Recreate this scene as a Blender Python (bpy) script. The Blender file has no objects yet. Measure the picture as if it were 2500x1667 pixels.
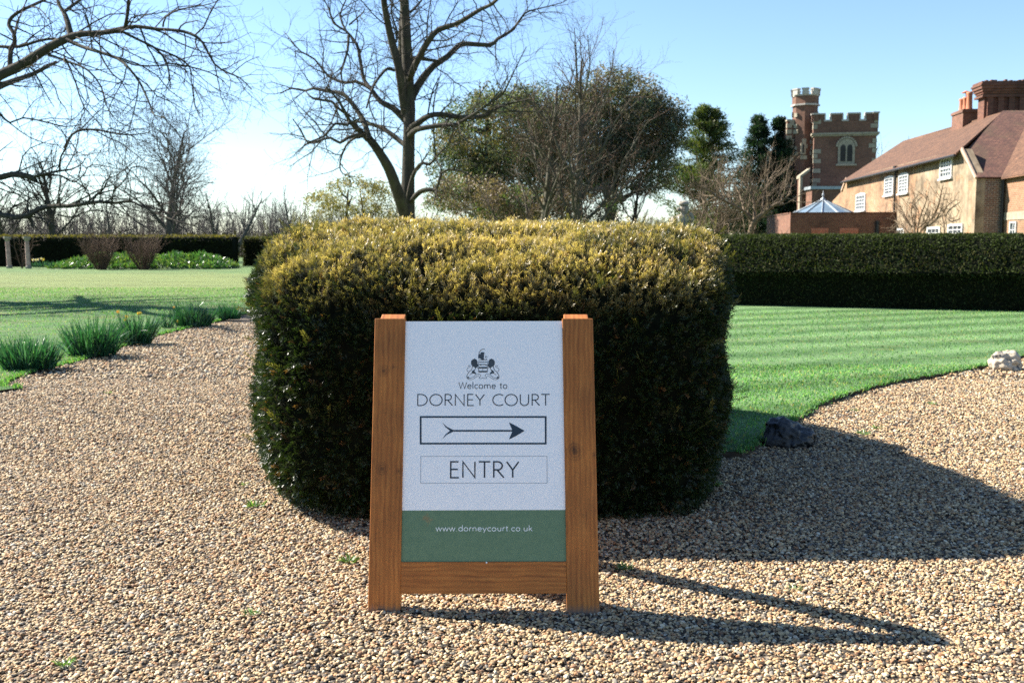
import bpy, bmesh, math, random
import numpy as np
from mathutils import Vector, Matrix

SC = bpy.context.scene
COL = SC.collection
R = random.Random(11)
NR = np.random.default_rng(5)
PI = math.pi

# ------------------------------------------------------------------ camera
F = 2430.0                     # focal length in pixels of the 2500 px wide photograph
HOR = 597.0
CAMZ = 1.5
PITCH = math.atan((833.5 - HOR) / F)
cam_d = bpy.data.cameras.new("camera")
cam = bpy.data.objects.new("camera", cam_d)
COL.objects.link(cam)
cam.location = (0, 0, CAMZ)
cam.rotation_euler = (PI / 2 - PITCH, 0, 0)
cam_d.sensor_width = 36.0
cam_d.lens = 36.0 * F / 2500.0
cam_d.clip_start = 0.05
cam_d.clip_end = 6000
cam_d.dof.use_dof = True
cam_d.dof.focus_distance = 4.4
cam_d.dof.aperture_fstop = 5.6
SC.camera = cam

# ------------------------------------------------------------------ light
SUN_H = Vector((-0.905, 0.425, 0)).normalized()      # towards the sun, on the ground
SUN_EL = math.radians(39.0)
w = bpy.data.worlds.new("World")
SC.world = w
w.use_nodes = True
nt = w.node_tree
sky = nt.nodes.new("ShaderNodeTexSky")
sky.sky_type = 'NISHITA'
sky.sun_disc = False
sky.sun_elevation = SUN_EL
sky.sun_rotation = math.atan2(SUN_H.x, SUN_H.y)
sky.air_density = 1.0
sky.dust_density = 0.03
sky.ozone_density = 4.0
nt.nodes["Background"].inputs["Strength"].default_value = 0.066
nt.links.new(sky.outputs[0], nt.nodes["Background"].inputs["Color"])
sd = bpy.data.lights.new("sun", 'SUN')
sd.energy = 5.0
sd.angle = math.radians(0.5)
sd.color = (1.0, 0.93, 0.82)
sun = bpy.data.objects.new("sun", sd)
COL.objects.link(sun)
to_sun = Vector((SUN_H.x * math.cos(SUN_EL), SUN_H.y * math.cos(SUN_EL), math.sin(SUN_EL)))
sun.rotation_euler = (-to_sun).to_track_quat('-Z', 'Y').to_euler()
sun.location = (-20, 10, 30)

SC.view_settings.view_transform = 'Standard'
SC.view_settings.look = 'None'
SC.view_settings.exposure = 1.75
SC.view_settings.gamma = 1.0
SC.render.engine = 'CYCLES'
SC.cycles.max_bounces = 6
SC.cycles.transparent_max_bounces = 8
SC.cycles.use_denoising = False
SC.cycles.use_adaptive_sampling = False
SC.cycles.sample_clamp_indirect = 4.0
SC.cycles.sample_clamp_direct = 12.0

# ------------------------------------------------------------------ pixels of the photograph to points
CP, SP = math.cos(PITCH), math.sin(PITCH)


def ray(x, y):
    u, v = (x - 1250.0) / F, (833.5 - y) / F
    return np.array((u, CP + v * SP, -SP + v * CP))


def at(x, y, Y):
    d = ray(x, y)
    return np.array((0, 0, CAMZ)) + d * (Y / d[1])


def gnd(x, y, z=0.0):
    d = ray(x, y)
    return np.array((0, 0, CAMZ)) + d * ((z - CAMZ) / d[2])


def on_plane(x, y, p, n):
    d = ray(x, y)
    o = np.array((0, 0, CAMZ))
    return o + d * (np.dot(np.asarray(p) - o, n) / np.dot(d, n))


def lump(P, f, seed):
    """cheap smooth noise in 3d"""
    r = np.random.default_rng(seed)
    s = 0
    for k in range(6):
        d = r.normal(size=3) * f * (1 + .6 * k)
        s = s + np.sin(P @ d + r.uniform(0, 6.3)) / (1 + .5 * k)
    return s / 2.2


# ------------------------------------------------------------------ mesh helpers
def mk(name, V, Fs, mat=None, parent=None, col=None, smooth=False, uv=True):
    """V (n,3); Fs = list of arrays (m,k) with k vertices per face."""
    if isinstance(Fs, np.ndarray):
        Fs = [Fs]
    V = np.asarray(V, dtype=np.float32).reshape(-1, 3)
    Fs = [np.asarray(f, dtype=np.int32) for f in Fs if len(f)]
    me = bpy.data.meshes.new(name)
    me.vertices.add(len(V))
    me.vertices.foreach_set("co", V.ravel())
    loops = np.concatenate([f.ravel() for f in Fs])
    tot = np.concatenate([np.full(len(f), f.shape[1], dtype=np.int32) for f in Fs])
    start = np.concatenate(([0], np.cumsum(tot)[:-1])).astype(np.int32)
    me.loops.add(len(loops))
    me.loops.foreach_set("vertex_index", loops)
    me.polygons.add(len(tot))
    me.polygons.foreach_set("loop_start", start)
    me.polygons.foreach_set("use_smooth", np.full(len(tot), bool(smooth)))
    me.update(calc_edges=True)
    if uv and len(loops) < 60000:
        n = np.empty(len(tot) * 3, dtype=np.float32)
        me.polygons.foreach_get("normal", n)
        n = n.reshape(-1, 3)
        t = np.stack((-n[:, 1], n[:, 0], np.zeros(len(n))), axis=1)
        ln = np.linalg.norm(t, axis=1)
        flat = ln < 1e-3
        t[flat] = (1, 0, 0)
        t /= np.maximum(np.linalg.norm(t, axis=1), 1e-6)[:, None]
        b = np.cross(n, t)
        fi = np.repeat(np.arange(len(tot)), tot)
        P = V[loops]
        U = np.stack(((P * t[fi]).sum(1), (P * b[fi]).sum(1)), axis=1).astype(np.float32)
        lay = me.uv_layers.new(name="UVMap")
        lay.data.foreach_set("uv", U.ravel())
    if col is not None:
        c = np.ones((len(V), 4), dtype=np.float32)
        c[:, :3] = col
        ca = me.color_attributes.new(name="Col", type='FLOAT_COLOR', domain='POINT')
        ca.data.foreach_set("color", c.ravel())
    if mat:
        me.materials.append(mat)
    o = bpy.data.objects.new(name, me)
    COL.objects.link(o)
    if parent:
        o.parent = parent
        o.matrix_parent_inverse = parent_world(parent).inverted()
    return o


def parent_world(o):
    m = Matrix.Translation(o.location) @ o.rotation_euler.to_matrix().to_4x4()
    if o.parent:
        m = parent_world(o.parent) @ o.matrix_parent_inverse @ m
    return m


def tag(o, label=None, cat=None, group=None, kind=None):
    if label:
        o["label"] = label
    if cat:
        o["category"] = cat
    if group:
        o["group"] = group
    if kind:
        o["kind"] = kind
    return o


def empty(name, loc, label=None, cat=None, group=None):
    o = bpy.data.objects.new(name, None)
    o.empty_display_size = 0.2
    COL.objects.link(o)
    o.location = [float(a) for a in loc]
    return tag(o, label, cat, group)


class MB:
    def __init__(s):
        s.v, s.f, s.n = [], {}, 0
        s.c = []

    def add(s, V, Fs, col=None):
        V = np.asarray(V, dtype=np.float32).reshape(-1, 3)
        for f in Fs:
            s.f.setdefault(len(f), []).append([i + s.n for i in f])
        s.v.append(V)
        s.n += len(V)
        if col is not None:
            s.c.append(np.tile(np.asarray(col, dtype=np.float32), (len(V), 1)))

    def adda(s, V, Fa, col=None):
        V = np.asarray(V, dtype=np.float32).reshape(-1, 3)
        s.f.setdefault(Fa.shape[1], []).append(np.asarray(Fa) + s.n)
        s.v.append(V)
        s.n += len(V)
        if col is not None:
            s.c.append(np.asarray(col, dtype=np.float32))

    def box(s, c, size, ax=None, col=None):
        """centre, full sizes, axes = 3 unit vectors"""
        ax = np.eye(3) if ax is None else np.asarray(ax)
        c = np.asarray(c)
        V = []
        for k in (-.5, .5):
            for j in (-.5, .5):
                for i in (-.5, .5):
                    V.append(c + ax[0] * size[0] * i + ax[1] * size[1] * j + ax[2] * size[2] * k)
        s.add(V, [(0, 2, 3, 1), (4, 5, 7, 6), (0, 1, 5, 4), (2, 6, 7, 3), (0, 4, 6, 2), (1, 3, 7, 5)], col)

    def prism(s, poly, ext, col=None):
        """poly: list of 3d points, counter-clockwise seen from -ext side reversed; ext: vector"""
        n = len(poly)
        A = np.asarray(poly, dtype=float)
        B = A + np.asarray(ext)
        Fs = [tuple(range(n))[::-1], tuple(range(n, 2 * n))]
        for i in range(n):
            j = (i + 1) % n
            Fs.append((i, j, n + j, n + i))
        s.add(np.vstack((A, B)), Fs, col)

    def cyl(s, a, b, r0, r1, n=10, caps=True):
        a, b = np.asarray(a, float), np.asarray(b, float)
        d = (b - a) / np.linalg.norm(b - a)
        ref = np.array((1, 0, 0)) if abs(d[0]) < .8 else np.array((0, 1, 0))
        x = np.cross(d, ref)
        x /= np.linalg.norm(x)
        y = np.cross(d, x)
        t = np.arange(n) * 2 * PI / n
        ring = np.cos(t)[:, None] * x + np.sin(t)[:, None] * y
        V = np.vstack((a + ring * r0, b + ring * r1))
        Fs = [(i, (i + 1) % n, n + (i + 1) % n, n + i) for i in range(n)]
        if caps:
            Fs += [tuple(range(n))[::-1], tuple(range(n, 2 * n))]
        s.add(V, Fs)

    def lathe(s, c, prof, n=16):
        c = np.asarray(c, float)
        t = np.arange(n) * 2 * PI / n
        V = np.vstack([c + np.stack((np.cos(t) * r, np.sin(t) * r, np.full(n, z)), axis=1) for r, z in prof])
        Fs = []
        for k in range(len(prof) - 1):
            for i in range(n):
                j = (i + 1) % n
                Fs.append((k * n + i, k * n + j, (k + 1) * n + j, (k + 1) * n + i))
        Fs.append(tuple(range((len(prof) - 1) * n, len(prof) * n)))
        s.add(V, Fs)

    def build(s, name, mat, parent=None, smooth=False, bevel=0, fix=True):
        V = np.vstack(s.v)
        Fs = [np.vstack([np.asarray(a).reshape(-1, k) for a in fl]) for k, fl in s.f.items()]
        col = np.vstack(s.c) if s.c else None
        o = mk(name, V, Fs, mat, parent, col, smooth)
        if fix and s.n < 20000:
            bm = bmesh.new()
            bm.from_mesh(o.data)
            bmesh.ops.recalc_face_normals(bm, faces=bm.faces)
            bm.to_mesh(o.data)
            bm.free()
        if bevel:
            m = o.modifiers.new("bevel", 'BEVEL')
            m.width = bevel
            m.segments = 2
            m.limit_method = 'ANGLE'
        return o


# ------------------------------------------------------------------ material helpers
class NT:
    def __init__(s, name):
        s.m = bpy.data.materials.new(name)
        s.m.use_nodes = True
        s.t = s.m.node_tree
        s.b = s.t.nodes["Principled BSDF"]
        s.out = s.t.nodes["Material Output"]

    def n(s, typ, props=None, **ins):
        nd = s.t.nodes.new("ShaderNode" + typ)
        for k, v in (props or {}).items():
            setattr(nd, k, v)
        for k, v in ins.items():
            key = k.replace("_", " ")
            sock = nd.inputs[int(k[1:])] if (k[0] == 'i' and k[1:].isdigit()) else nd.inputs[key]
            s.put(sock, v)
        return nd

    def put(s, sock, v):
        if hasattr(v, "is_linked") or isinstance(v, bpy.types.NodeSocket):
            s.t.links.new(v, sock)
        elif isinstance(v, bpy.types.Node):
            s.t.links.new(v.outputs[0], sock)
        else:
            if isinstance(v, (tuple, list)) and len(v) == 3 and sock.type == 'RGBA':
                v = (*v, 1)
            sock.default_value = v

    def set(s, **ins):
        for k, v in ins.items():
            s.put(s.b.inputs[k.replace("_", " ")], v)
        return s

    def coord(s, which="Object"):
        return s.n("TexCoord").outputs[which]

    def mapped(s, scale, which="Object", rot=(0, 0, 0)):
        mp = s.n("Mapping", Vector=s.coord(which))
        mp.inputs["Scale"].default_value = scale if isinstance(scale, tuple) else (scale,) * 3
        mp.inputs["Rotation"].default_value = rot
        return mp.outputs[0]

    def noise(s, vec, scale, detail=4, rough=.55, dist=0.0):
        return s.n("TexNoise", Vector=vec, Scale=scale, Detail=detail, Roughness=rough, Distortion=dist)

    def ramp(s, fac, stops, interp='LINEAR'):
        nd = s.n("ValToRGB", Fac=fac)
        cr = nd.color_ramp
        cr.interpolation = interp
        while len(cr.elements) > 1:
            cr.elements.remove(cr.elements[-1])
        for i, (p, c) in enumerate(stops):
            e = cr.elements[0] if i == 0 else cr.elements.new(p)
            e.position = p
            c = (c, c, c) if isinstance(c, (int, float)) else c
            e.color = (*c, 1)
        return nd.outputs[0]

    def mix(s, fac, a, b, mode='MIX'):
        nd = s.n("Mix", {"data_type": 'RGBA', "blend_type": mode})
        s.put(nd.inputs[0], fac)
        s.put(nd.inputs[6], a)
        s.put(nd.inputs[7], b)
        return nd.outputs[2]

    def math(s, op, a, b=0.0, clamp=False):
        nd = s.n("Math", {"operation": op, "use_clamp": clamp})
        s.put(nd.inputs[0], a)
        s.put(nd.inputs[1], b)
        return nd.outputs[0]

    def bump(s, h, strength=.4, dist=.02):
        nd = s.n("Bump", Height=h, Strength=strength, Distance=dist)
        s.put(s.b.inputs["Normal"], nd.outputs[0])
        return s


def plain(name, c, rough=.6, var=.15, scale=8, bump=0.0, metallic=0.0, spec=.5):
    k = NT(name)
    nz = k.noise(k.coord(), scale, 5)
    lo = tuple(a * (1 - var) for a in c)
    hi = tuple(min(1, a * (1 + var)) for a in c)
    k.set(Base_Color=k.ramp(nz.outputs[0], [(.3, lo), (.7, hi)]), Roughness=rough, Metallic=metallic)
    k.b.inputs["Specular IOR Level"].default_value = spec
    if bump:
        k.bump(k.noise(k.coord(), scale * 6, 5).outputs[0], bump, .01)
    return k.m


def attr_mat(name, rough=.6, spec=.5, transl=0.0, tcol=None, mottling=0.0):
    k = NT(name)
    c = k.n("Attribute", {"attribute_name": "Col"}).outputs["Color"]
    if mottling:
        nz = k.noise(k.coord(), 90, 3)
        c = k.mix(1.0, c, k.ramp(nz.outputs[0], [(.3, 1 - mottling), (.7, 1 + mottling * .4)]), 'MULTIPLY')
    k.set(Base_Color=c, Roughness=rough)
    k.b.inputs["Specular IOR Level"].default_value = spec
    if transl:
        tr = k.n("BsdfTranslucent")
        tc = k.mix(1.0, c, tcol or (1.6, 1.7, .7), 'MULTIPLY')
        k.put(tr.inputs["Color"], tc)
        ms = k.n("MixShader", Fac=transl)
        k.t.links.new(k.b.outputs[0], ms.inputs[1])
        k.t.links.new(tr.outputs[0], ms.inputs[2])
        k.t.links.new(ms.outputs[0], k.out.inputs[0])
    return k.m


def brick_mat(name, c1, c2, mortar, patch=None, patch_amt=0.0, stain=.35, rough=.9, size=(.225, .075)):
    k = NT(name)
    uv = k.coord("UV")
    br = k.n("TexBrick", {"offset": .5}, Vector=uv, Color1=c1, Color2=c2, Mortar=mortar,
             Scale=1.0, Mortar_Size=.012, Mortar_Smooth=.2, Bias=-.1, Brick_Width=size[0], Row_Height=size[1])
    nz = k.noise(k.mapped(.9), 1.0, 6, .65)
    col = k.mix(1.0, br.outputs[0], k.ramp(nz.outputs[0], [(.25, 1 - stain), (.55, 1.0), (.8, 1.15)]), 'MULTIPLY')
    fine = k.noise(uv, 6.0, 4)
    col = k.mix(.6, col, k.ramp(fine.outputs[0], [(.3, .65), (.7, 1.3)]), 'MULTIPLY')
    if patch is not None:
        pn = k.noise(k.mapped(.35), 1.3, 7, .7)
        col = k.mix(k.ramp(pn.outputs[0], [(.62 - patch_amt, 0), (.70 - patch_amt, 1)]), col, patch)
    k.set(Base_Color=col, Roughness=rough)
    k.bump(br.outputs[1], -.4, .01)
    return k.m


# ------------------------------------------------------------------ materials
def make_gravel_ground():
    k = NT("gravel_ground_mat")
    vec = k.coord()
    vor = k.n("TexVoronoi", {"feature": 'F1'}, Vector=vec, Scale=34.0, Randomness=1.0)
    c = k.n("SeparateColor", Color=vor.outputs["Color"]).outputs[0]
    col = k.ramp(c, [(0, (.08, .055, .035)), (.2, (.26, .17, .095)), (.45, (.44, .30, .17)), (.7, (.52, .38, .23)), (.9, (.28, .23, .18)), (1, (.60, .48, .34))])
    dk = k.ramp(vor.outputs["Distance"], [(.25, 1.0), (.62, .35)])  # cell rims darkened, standing for the shade between stones
    col = k.mix(1.0, col, dk, 'MULTIPLY')
    big = k.noise(vec, .45, 4)
    col = k.mix(1.0, col, k.ramp(big.outputs[0], [(.3, .82), (.7, 1.12)]), 'MULTIPLY')
    k.set(Base_Color=col, Roughness=.9)
    h = k.math('SUBTRACT', 1.0, vor.outputs["Distance"])
    k.bump(h, 1.0, .02)
    return k.m


def make_lawn(name, stripes):
    k = NT(name)
    vec = k.coord()
    fine = k.noise(k.mapped((1, 1, 1)), 140, 3)
    mid = k.noise(vec, 2.2, 6, .65)
    big = k.noise(vec, .25, 4)
    a, b, dry = (.105, .225, .072), (.18, .32, .12), (.33, .31, .13)
    if stripes:
        # mown bands, alternately brushed towards and away
        mp = k.n("Mapping", Vector=vec)
        mp.inputs["Rotation"].default_value = (0, 0, -math.atan2(.40, .92))
        sx = k.n("SeparateXYZ", Vector=mp.outputs[0])
        wob = k.noise(vec, .8, 3)
        y = k.math('ADD', sx.outputs[1], k.math('MULTIPLY', wob.outputs[0], .35))
        s = k.math('SINE', k.math('MULTIPLY', y, 2 * PI / 1.25))
        fac = k.math('ADD', k.math('MULTIPLY', s, .30), .5)
        fac = k.math('ADD', fac, k.math('MULTIPLY', k.math('SUBTRACT', mid.outputs[0], .5), 1.3))
        col = k.mix(k.ramp(fac, [(.15, 0), (.85, 1)]), a, (.26, .43, .18))
    else:
        col = k.mix(k.ramp(mid.outputs[0], [(.35, 0), (.7, 1)]), a, b)
    dn = k.noise(k.mapped((.6, 1.6, 1)), 1.1, 5, .6)
    lo = .56 if stripes else .50
    col = k.mix(k.ramp(dn.outputs[0], [(lo, 0), (lo + .16, .55)]), col, dry)
    if not stripes:
        # the far half of the left lawn is drier
        sy = k.n("SeparateXYZ", Vector=vec).outputs[1]
        yy = k.math('ADD', sy, k.math('MULTIPLY', big.outputs[0], 10.0))
        col = k.mix(k.ramp(k.math('DIVIDE', yy, 100.0), [(.30, 0), (.38, .6), (.52, .6), (.60, .12)]), col, (.36, .40, .14))
    bl = k.noise(k.mapped((.35, 1.3, 1)), .55, 5, .6)
    col = k.mix(1.0, col, k.ramp(bl.outputs[0], [(.32, .74), (.5, 1.0), (.7, 1.12)]), 'MULTIPLY')
    col = k.mix(1.0, col, k.ramp(fine.outputs[0], [(.28, .5), (.72, 1.35)]), 'MULTIPLY')
    k.set(Base_Color=col, Roughness=.95)
    k.b.inputs["Specular IOR Level"].default_value = .2
    k.bump(fine.outputs[0], .9, .03)
    return k.m


def make_wood(name="oiled_softwood_mat", turn=0.0, knots=()):
    k = NT(name)
    vec = k.mapped((1, 1, 1), "UV", (0, 0, turn))
    mp = k.n("Mapping", Vector=vec)
    mp.inputs["Scale"].default_value = (1, .06, 1)
    warp = k.noise(vec, 5.0, 3)
    v2 = k.n("VectorMath", {"operation": 'MULTIPLY_ADD'})
    k.put(v2.inputs[0], warp.outputs["Color"])
    v2.inputs[1].default_value = (.025, .0, 0)
    k.put(v2.inputs[2], mp.outputs[0])
    # knots bend the grain round them
    vk = k.n("TexVoronoi", {"feature": 'F1'}, Vector=k.mapped((5.2, 2.9, 1) if not turn else (2.9, 5.2, 1), "UV"), Scale=1.0)
    kd = vk.outputs["Distance"]
    grain = k.noise(v2.outputs[0], 110, 5, .6)
    rings = k.n("TexWave", {"wave_type": 'BANDS', "bands_direction": 'X'}, Vector=v2.outputs[0], Scale=16.0, Distortion=4.0, Detail=3.0, Detail_Scale=1.5)
    g = k.math('ADD', k.math('MULTIPLY', grain.outputs[0], .82), k.math('MULTIPLY', rings.outputs[1], .18))
    col = k.ramp(g, [(.22, (.20, .060, .010)), (.42, (.34, .110, .018)), (.60, (.42, .148, .027)), (.78, (.49, .190, .040))])
    knot = k.ramp(kd, [(.03, .25), (.07, .55), (.085, .95), (.11, .7), (.15, 1.0)])
    col = k.mix(.85, col, knot, 'MULTIPLY')
    for (kp, size) in knots:
        vm = k.n("VectorMath", {"operation": 'DISTANCE'})
        k.put(vm.inputs[0], k.coord())
        vm.inputs[1].default_value = tuple(float(a) for a in kp)
        dd = k.math('DIVIDE', vm.outputs["Value"], size)
        dd = k.math('ADD', dd, k.math('MULTIPLY', k.math('SUBTRACT', grain.outputs[0], .5), .35))
        col = k.mix(.9, col, k.ramp(dd, [(.0, .28), (.22, .5), (.32, .9), (.42, .55), (.55, .95), (.66, .72), (.85, 1.0)]), 'MULTIPLY')
    blot = k.noise(vec, 3.5, 4)
    col = k.mix(1.0, col, k.ramp(blot.outputs[0], [(.3, .72), (.7, 1.2)]), 'MULTIPLY')
    # the foot of each leg is weathered grey
    z = k.n("SeparateXYZ", Vector=k.coord()).outputs[2]
    zz = k.math('ADD', z, k.math('MULTIPLY', grain.outputs[0], .05))
    col = k.mix(k.ramp(zz, [(.03, .85), (.065, 0)]), col, (.10, .085, .075))
    k.set(Base_Color=col, Roughness=.55)
    k.b.inputs["Specular IOR Level"].default_value = .35
    k.bump(g, .25, .003)
    return k.m


def make_house_wall():
    k = NT("limewashed_brick_mat")
    uv = k.coord("UV")
    br = k.n("TexBrick", {"offset": .5}, Vector=uv, Color1=(.40, .17, .07), Color2=(.50, .25, .11), Mortar=(.42, .33, .22),
             Scale=1.0, Mortar_Size=.012, Mortar_Smooth=.2, Bias=-.1, Brick_Width=.225, Row_Height=.075)
    fine = k.noise(uv, 5.0, 5)
    b = k.mix(.7, br.outputs[0], k.ramp(fine.outputs[0], [(.3, .6), (.7, 1.35)]), 'MULTIPLY')
    # old limewash: thick towards the near end of the wall, flaking off in patches
    lime = k.ramp(k.noise(uv, 1.6, 7, .7).outputs[0], [(.28, (.19, .135, .085)), (.46, (.40, .31, .20)), (.7, (.56, .46, .32))])
    lime = k.mix(.6, lime, k.ramp(k.noise(k.mapped((3, .4, 1), "UV"), 1.4, 5).outputs[0], [(.36, .45), (.58, 1.1)]), 'MULTIPLY')
    yv = k.n("SeparateXYZ", Vector=k.coord()).outputs[1]
    near = k.math('DIVIDE', k.math('SUBTRACT', 54.0, yv), 14.0)
    pn = k.noise(uv, .7, 7, .72)
    f = k.math('ADD', near, k.math('MULTIPLY', k.math('SUBTRACT', pn.outputs[0], .5), 3.6))
    col = k.mix(k.ramp(f, [(.26, .18), (.40, .93)]), b, lime)
    lich = k.noise(uv, .55, 7, .75)
    col = k.mix(1.0, col, k.ramp(lich.outputs[0], [(.36, .50), (.5, .95), (.66, 1.18)]), 'MULTIPLY')
    show = k.noise(uv, .85, 6, .7)
    col = k.mix(k.ramp(show.outputs[0], [(.57, 0), (.64, .85)]), col, b)
    k.set(Base_Color=col, Roughness=.95)
    k.bump(k.math('ADD', br.outputs[1], fine.outputs[0]), -.25, .01)
    return k.m


def make_tiles(name, a, b, moss=0.0):
    k = NT(name)
    uv = k.coord("UV")
    br = k.n("TexBrick", {"offset": .5}, Vector=uv, Color1=a, Color2=b, Mortar=(.05, .025, .018),
             Scale=1.0, Mortar_Size=.010, Mortar_Smooth=.4, Bias=0.0, Brick_Width=.18, Row_Height=.125)
    n1 = k.noise(k.coord(), 2.2, 7, .7)
    col = k.mix(1.0, br.outputs[0], k.ramp(n1.outputs[0], [(.28, .5), (.5, .95), (.75, 1.4)]), 'MULTIPLY')
    n2 = k.noise(uv, 9.0, 3)
    col = k.mix(.8, col, k.ramp(n2.outputs[0], [(.3, .6), (.7, 1.4)]), 'MULTIPLY')
    if moss:
        mo = k.noise(k.coord(), 1.1, 6, .7)
        col = k.mix(k.ramp(mo.outputs[0], [(.5, 0), (.7, moss)]), col, (.11, .09, .035))
    k.set(Base_Color=col, Roughness=.92)
    # courses step like overlapping tiles
    sy = k.n("SeparateXYZ", Vector=uv).outputs[1]
    st = k.math('FRACT', k.math('DIVIDE', sy, .125))
    k.bump(k.math('ADD', k.math('MULTIPLY', st, -1.0), k.math('MULTIPLY', n2.outputs[0], .6)), .8, .03)
    return k.m


def make_bark(name, dark, light, scale=5, moss=0.0):
    k = NT(name)
    nz = k.noise(k.mapped((1, 1, .25)), scale, 7, .7)
    col = k.ramp(nz.outputs[0], [(.3, dark), (.7, light)])
    if moss:
        mn = k.noise(k.coord(), 1.7, 4)
        col = k.mix(k.ramp(mn.outputs[0], [(.48, 0), (.65, moss)]), col, (.075, .085, .025))
    k.set(Base_Color=col, Roughness=.95)
    k.b.inputs["Specular IOR Level"].default_value = .2
    k.bump(k.noise(k.mapped((1, 1, .2)), scale * 4, 5).outputs[0], .8, .03)
    return k.m


M_GRAVEL = make_gravel_ground()
M_STONES = attr_mat("gravel_stones_mat", rough=.75, spec=.35, mottling=.3)
M_LAWN_L = make_lawn("left_lawn_mat", False)
M_LAWN_R = make_lawn("striped_lawn_mat", True)
M_BLADE = attr_mat("grass_blade_mat", rough=.6, spec=.3, transl=.35)
M_YEW = attr_mat("yew_needle_mat", rough=.42, spec=.45, transl=.22)
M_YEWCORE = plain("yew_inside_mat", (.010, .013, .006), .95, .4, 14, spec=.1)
M_HEDGE = attr_mat("hedge_leaf_mat", rough=.75, spec=.12, transl=.15)
M_LEAF = attr_mat("evergreen_leaf_mat", rough=.5, spec=.3, transl=.28)
M_DAFF = attr_mat("daffodil_leaf_mat", rough=.35, spec=.5, transl=.25)
M_PETAL = attr_mat("petal_mat", rough=.6, spec=.2, transl=.3, tcol=(1, 1, .8))
M_SOIL = plain("edge_soil_mat", (.045, .030, .018), .95, .5, 22, .6)
M_BARK = make_bark("tree_bark_mat", (.030, .026, .021), (.085, .075, .060), 5, .25)
M_BARK_PALE = make_bark("pale_bark_mat", (.055, .050, .038), (.14, .13, .10), 6, .35)
M_TWIG = plain("twig_mat", (.045, .036, .030), .9, .3, 9, spec=.2)
M_TWIG_BROWN = plain("brown_twig_mat", (.105, .070, .050), .9, .35, 9, spec=.2)
M_TWIG_GREY = plain("grey_twig_mat", (.085, .078, .072), .9, .3, 9, spec=.2)
M_TWIG_PALE = plain("pale_twig_mat", (.19, .145, .10), .9, .35, 7, spec=.2)
M_HOUSE = make_house_wall()
M_BRICK_RED = brick_mat("red_brick_mat", (.27, .085, .050), (.36, .14, .075), (.30, .22, .16), stain=.45)
M_BRICK_TOWER = brick_mat("tower_brick_mat", (.215, .080, .048), (.30, .125, .070), (.22, .16, .12), stain=.4)
M_BRICK_ORANGE = brick_mat("orange_brick_mat", (.44, .19, .085), (.52, .27, .13), (.45, .36, .26), stain=.3)
M_BRICK_DARK = brick_mat("weathered_brick_mat", (.13, .075, .05), (.26, .12, .07), (.36, .31, .25), stain=.4)
M_BRICK_CHIM = brick_mat("chimney_brick_mat", (.20, .06, .035), (.30, .11, .055), (.16, .11, .08), stain=.5)
M_BRICK_PATCH = brick_mat("new_brick_mat", (.42, .10, .05), (.48, .14, .07), (.34, .22, .16), stain=.2, size=(.075, .225))
M_TILES = make_tiles("clay_roof_tile_mat", (.235, .105, .052), (.35, .170, .088))
M_TILES_MOSSY = make_tiles("mossy_roof_tile_mat", (.20, .075, .050), (.30, .13, .08), .75)
M_LIME = plain("limestone_mat", (.44, .38, .28), .9, .25, 5, .3)
M_LIME_PALE = plain("pale_coping_mat", (.50, .46, .41), .85, .18, 5, .2)
M_STATUE = plain("weathered_stone_mat", (.33, .29, .23), .9, .35, 9, .5)
M_WHITE = plain("white_paint_mat", (.78, .78, .76), .5, .05, 6)
M_GLASS = plain("window_glass_mat", (.045, .055, .065), .06, .3, 3, spec=.8)
M_GLASS_SKY = plain("roof_glass_mat", (.16, .22, .27), .10, .25, 2.5, spec=.9)
M_LEAD = plain("lead_grey_mat", (.27, .31, .34), .5, .15, 4, metallic=.2)
M_BLACK = plain("black_iron_mat", (.012, .012, .013), .5, .2, 8)
M_POT = plain("terracotta_mat", (.42, .16, .085), .85, .2, 6)
M_WHITE_STONE = plain("pale_verge_mat", (.46, .33, .24), .8, .15, 6)
M_LOUVRE = plain("dark_louvre_mat", (.025, .022, .020), .8, .3, 8)


# ------------------------------------------------------------------ ground, lawns
def dpt(x, y, z=0.0):
    """a point of the ground read off in the 2352 px wide view of the photograph"""
    return gnd(x / .9408, y / .9408, z)


def sheet(name, poly, z, mat, skirt=0.0, n_sub=0):
    me = bpy.data.meshes.new(name)
    bm = bmesh.new()
    top = [bm.verts.new((p[0], p[1], z)) for p in poly]
    f = bm.faces.new(top)
    if f.normal.z < 0:
        f.normal_flip()
    bm.to_mesh(me)
    bm.free()
    me.materials.append(mat)
    o = bpy.data.objects.new(name, me)
    COL.objects.link(o)
    return o


def smooth_line(pts, step=.15):
    """Catmull-Rom through the points"""
    pts = [np.asarray(p, float) for p in pts]
    P = [2 * pts[0] - pts[1]] + pts + [2 * pts[-1] - pts[-2]]
    out = []
    for i in range(1, len(P) - 2):
        n = max(2, int(np.linalg.norm(P[i + 1] - P[i]) / step))
        for k in range(n):
            t = k / n
            out.append(.5 * ((2 * P[i]) + (-P[i - 1] + P[i + 1]) * t + (2 * P[i - 1] - 5 * P[i] + 4 * P[i + 1] - P[i + 2]) * t * t
                             + (-P[i - 1] + 3 * P[i] - 3 * P[i + 1] + P[i + 2]) * t ** 3))
    out.append(pts[-1])
    return out


field = sheet("ground", [(-900, -300), (900, -300), (900, 1500), (-900, 1500)], -.03, make_lawn("field_mat", False))
tag(field, kind="structure")
drive = sheet("gravel_drive", [(-22, -8), (26, -8), (26, 34), (-22, 34)], 0.0, M_GRAVEL)
tag(drive, kind="structure")

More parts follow.
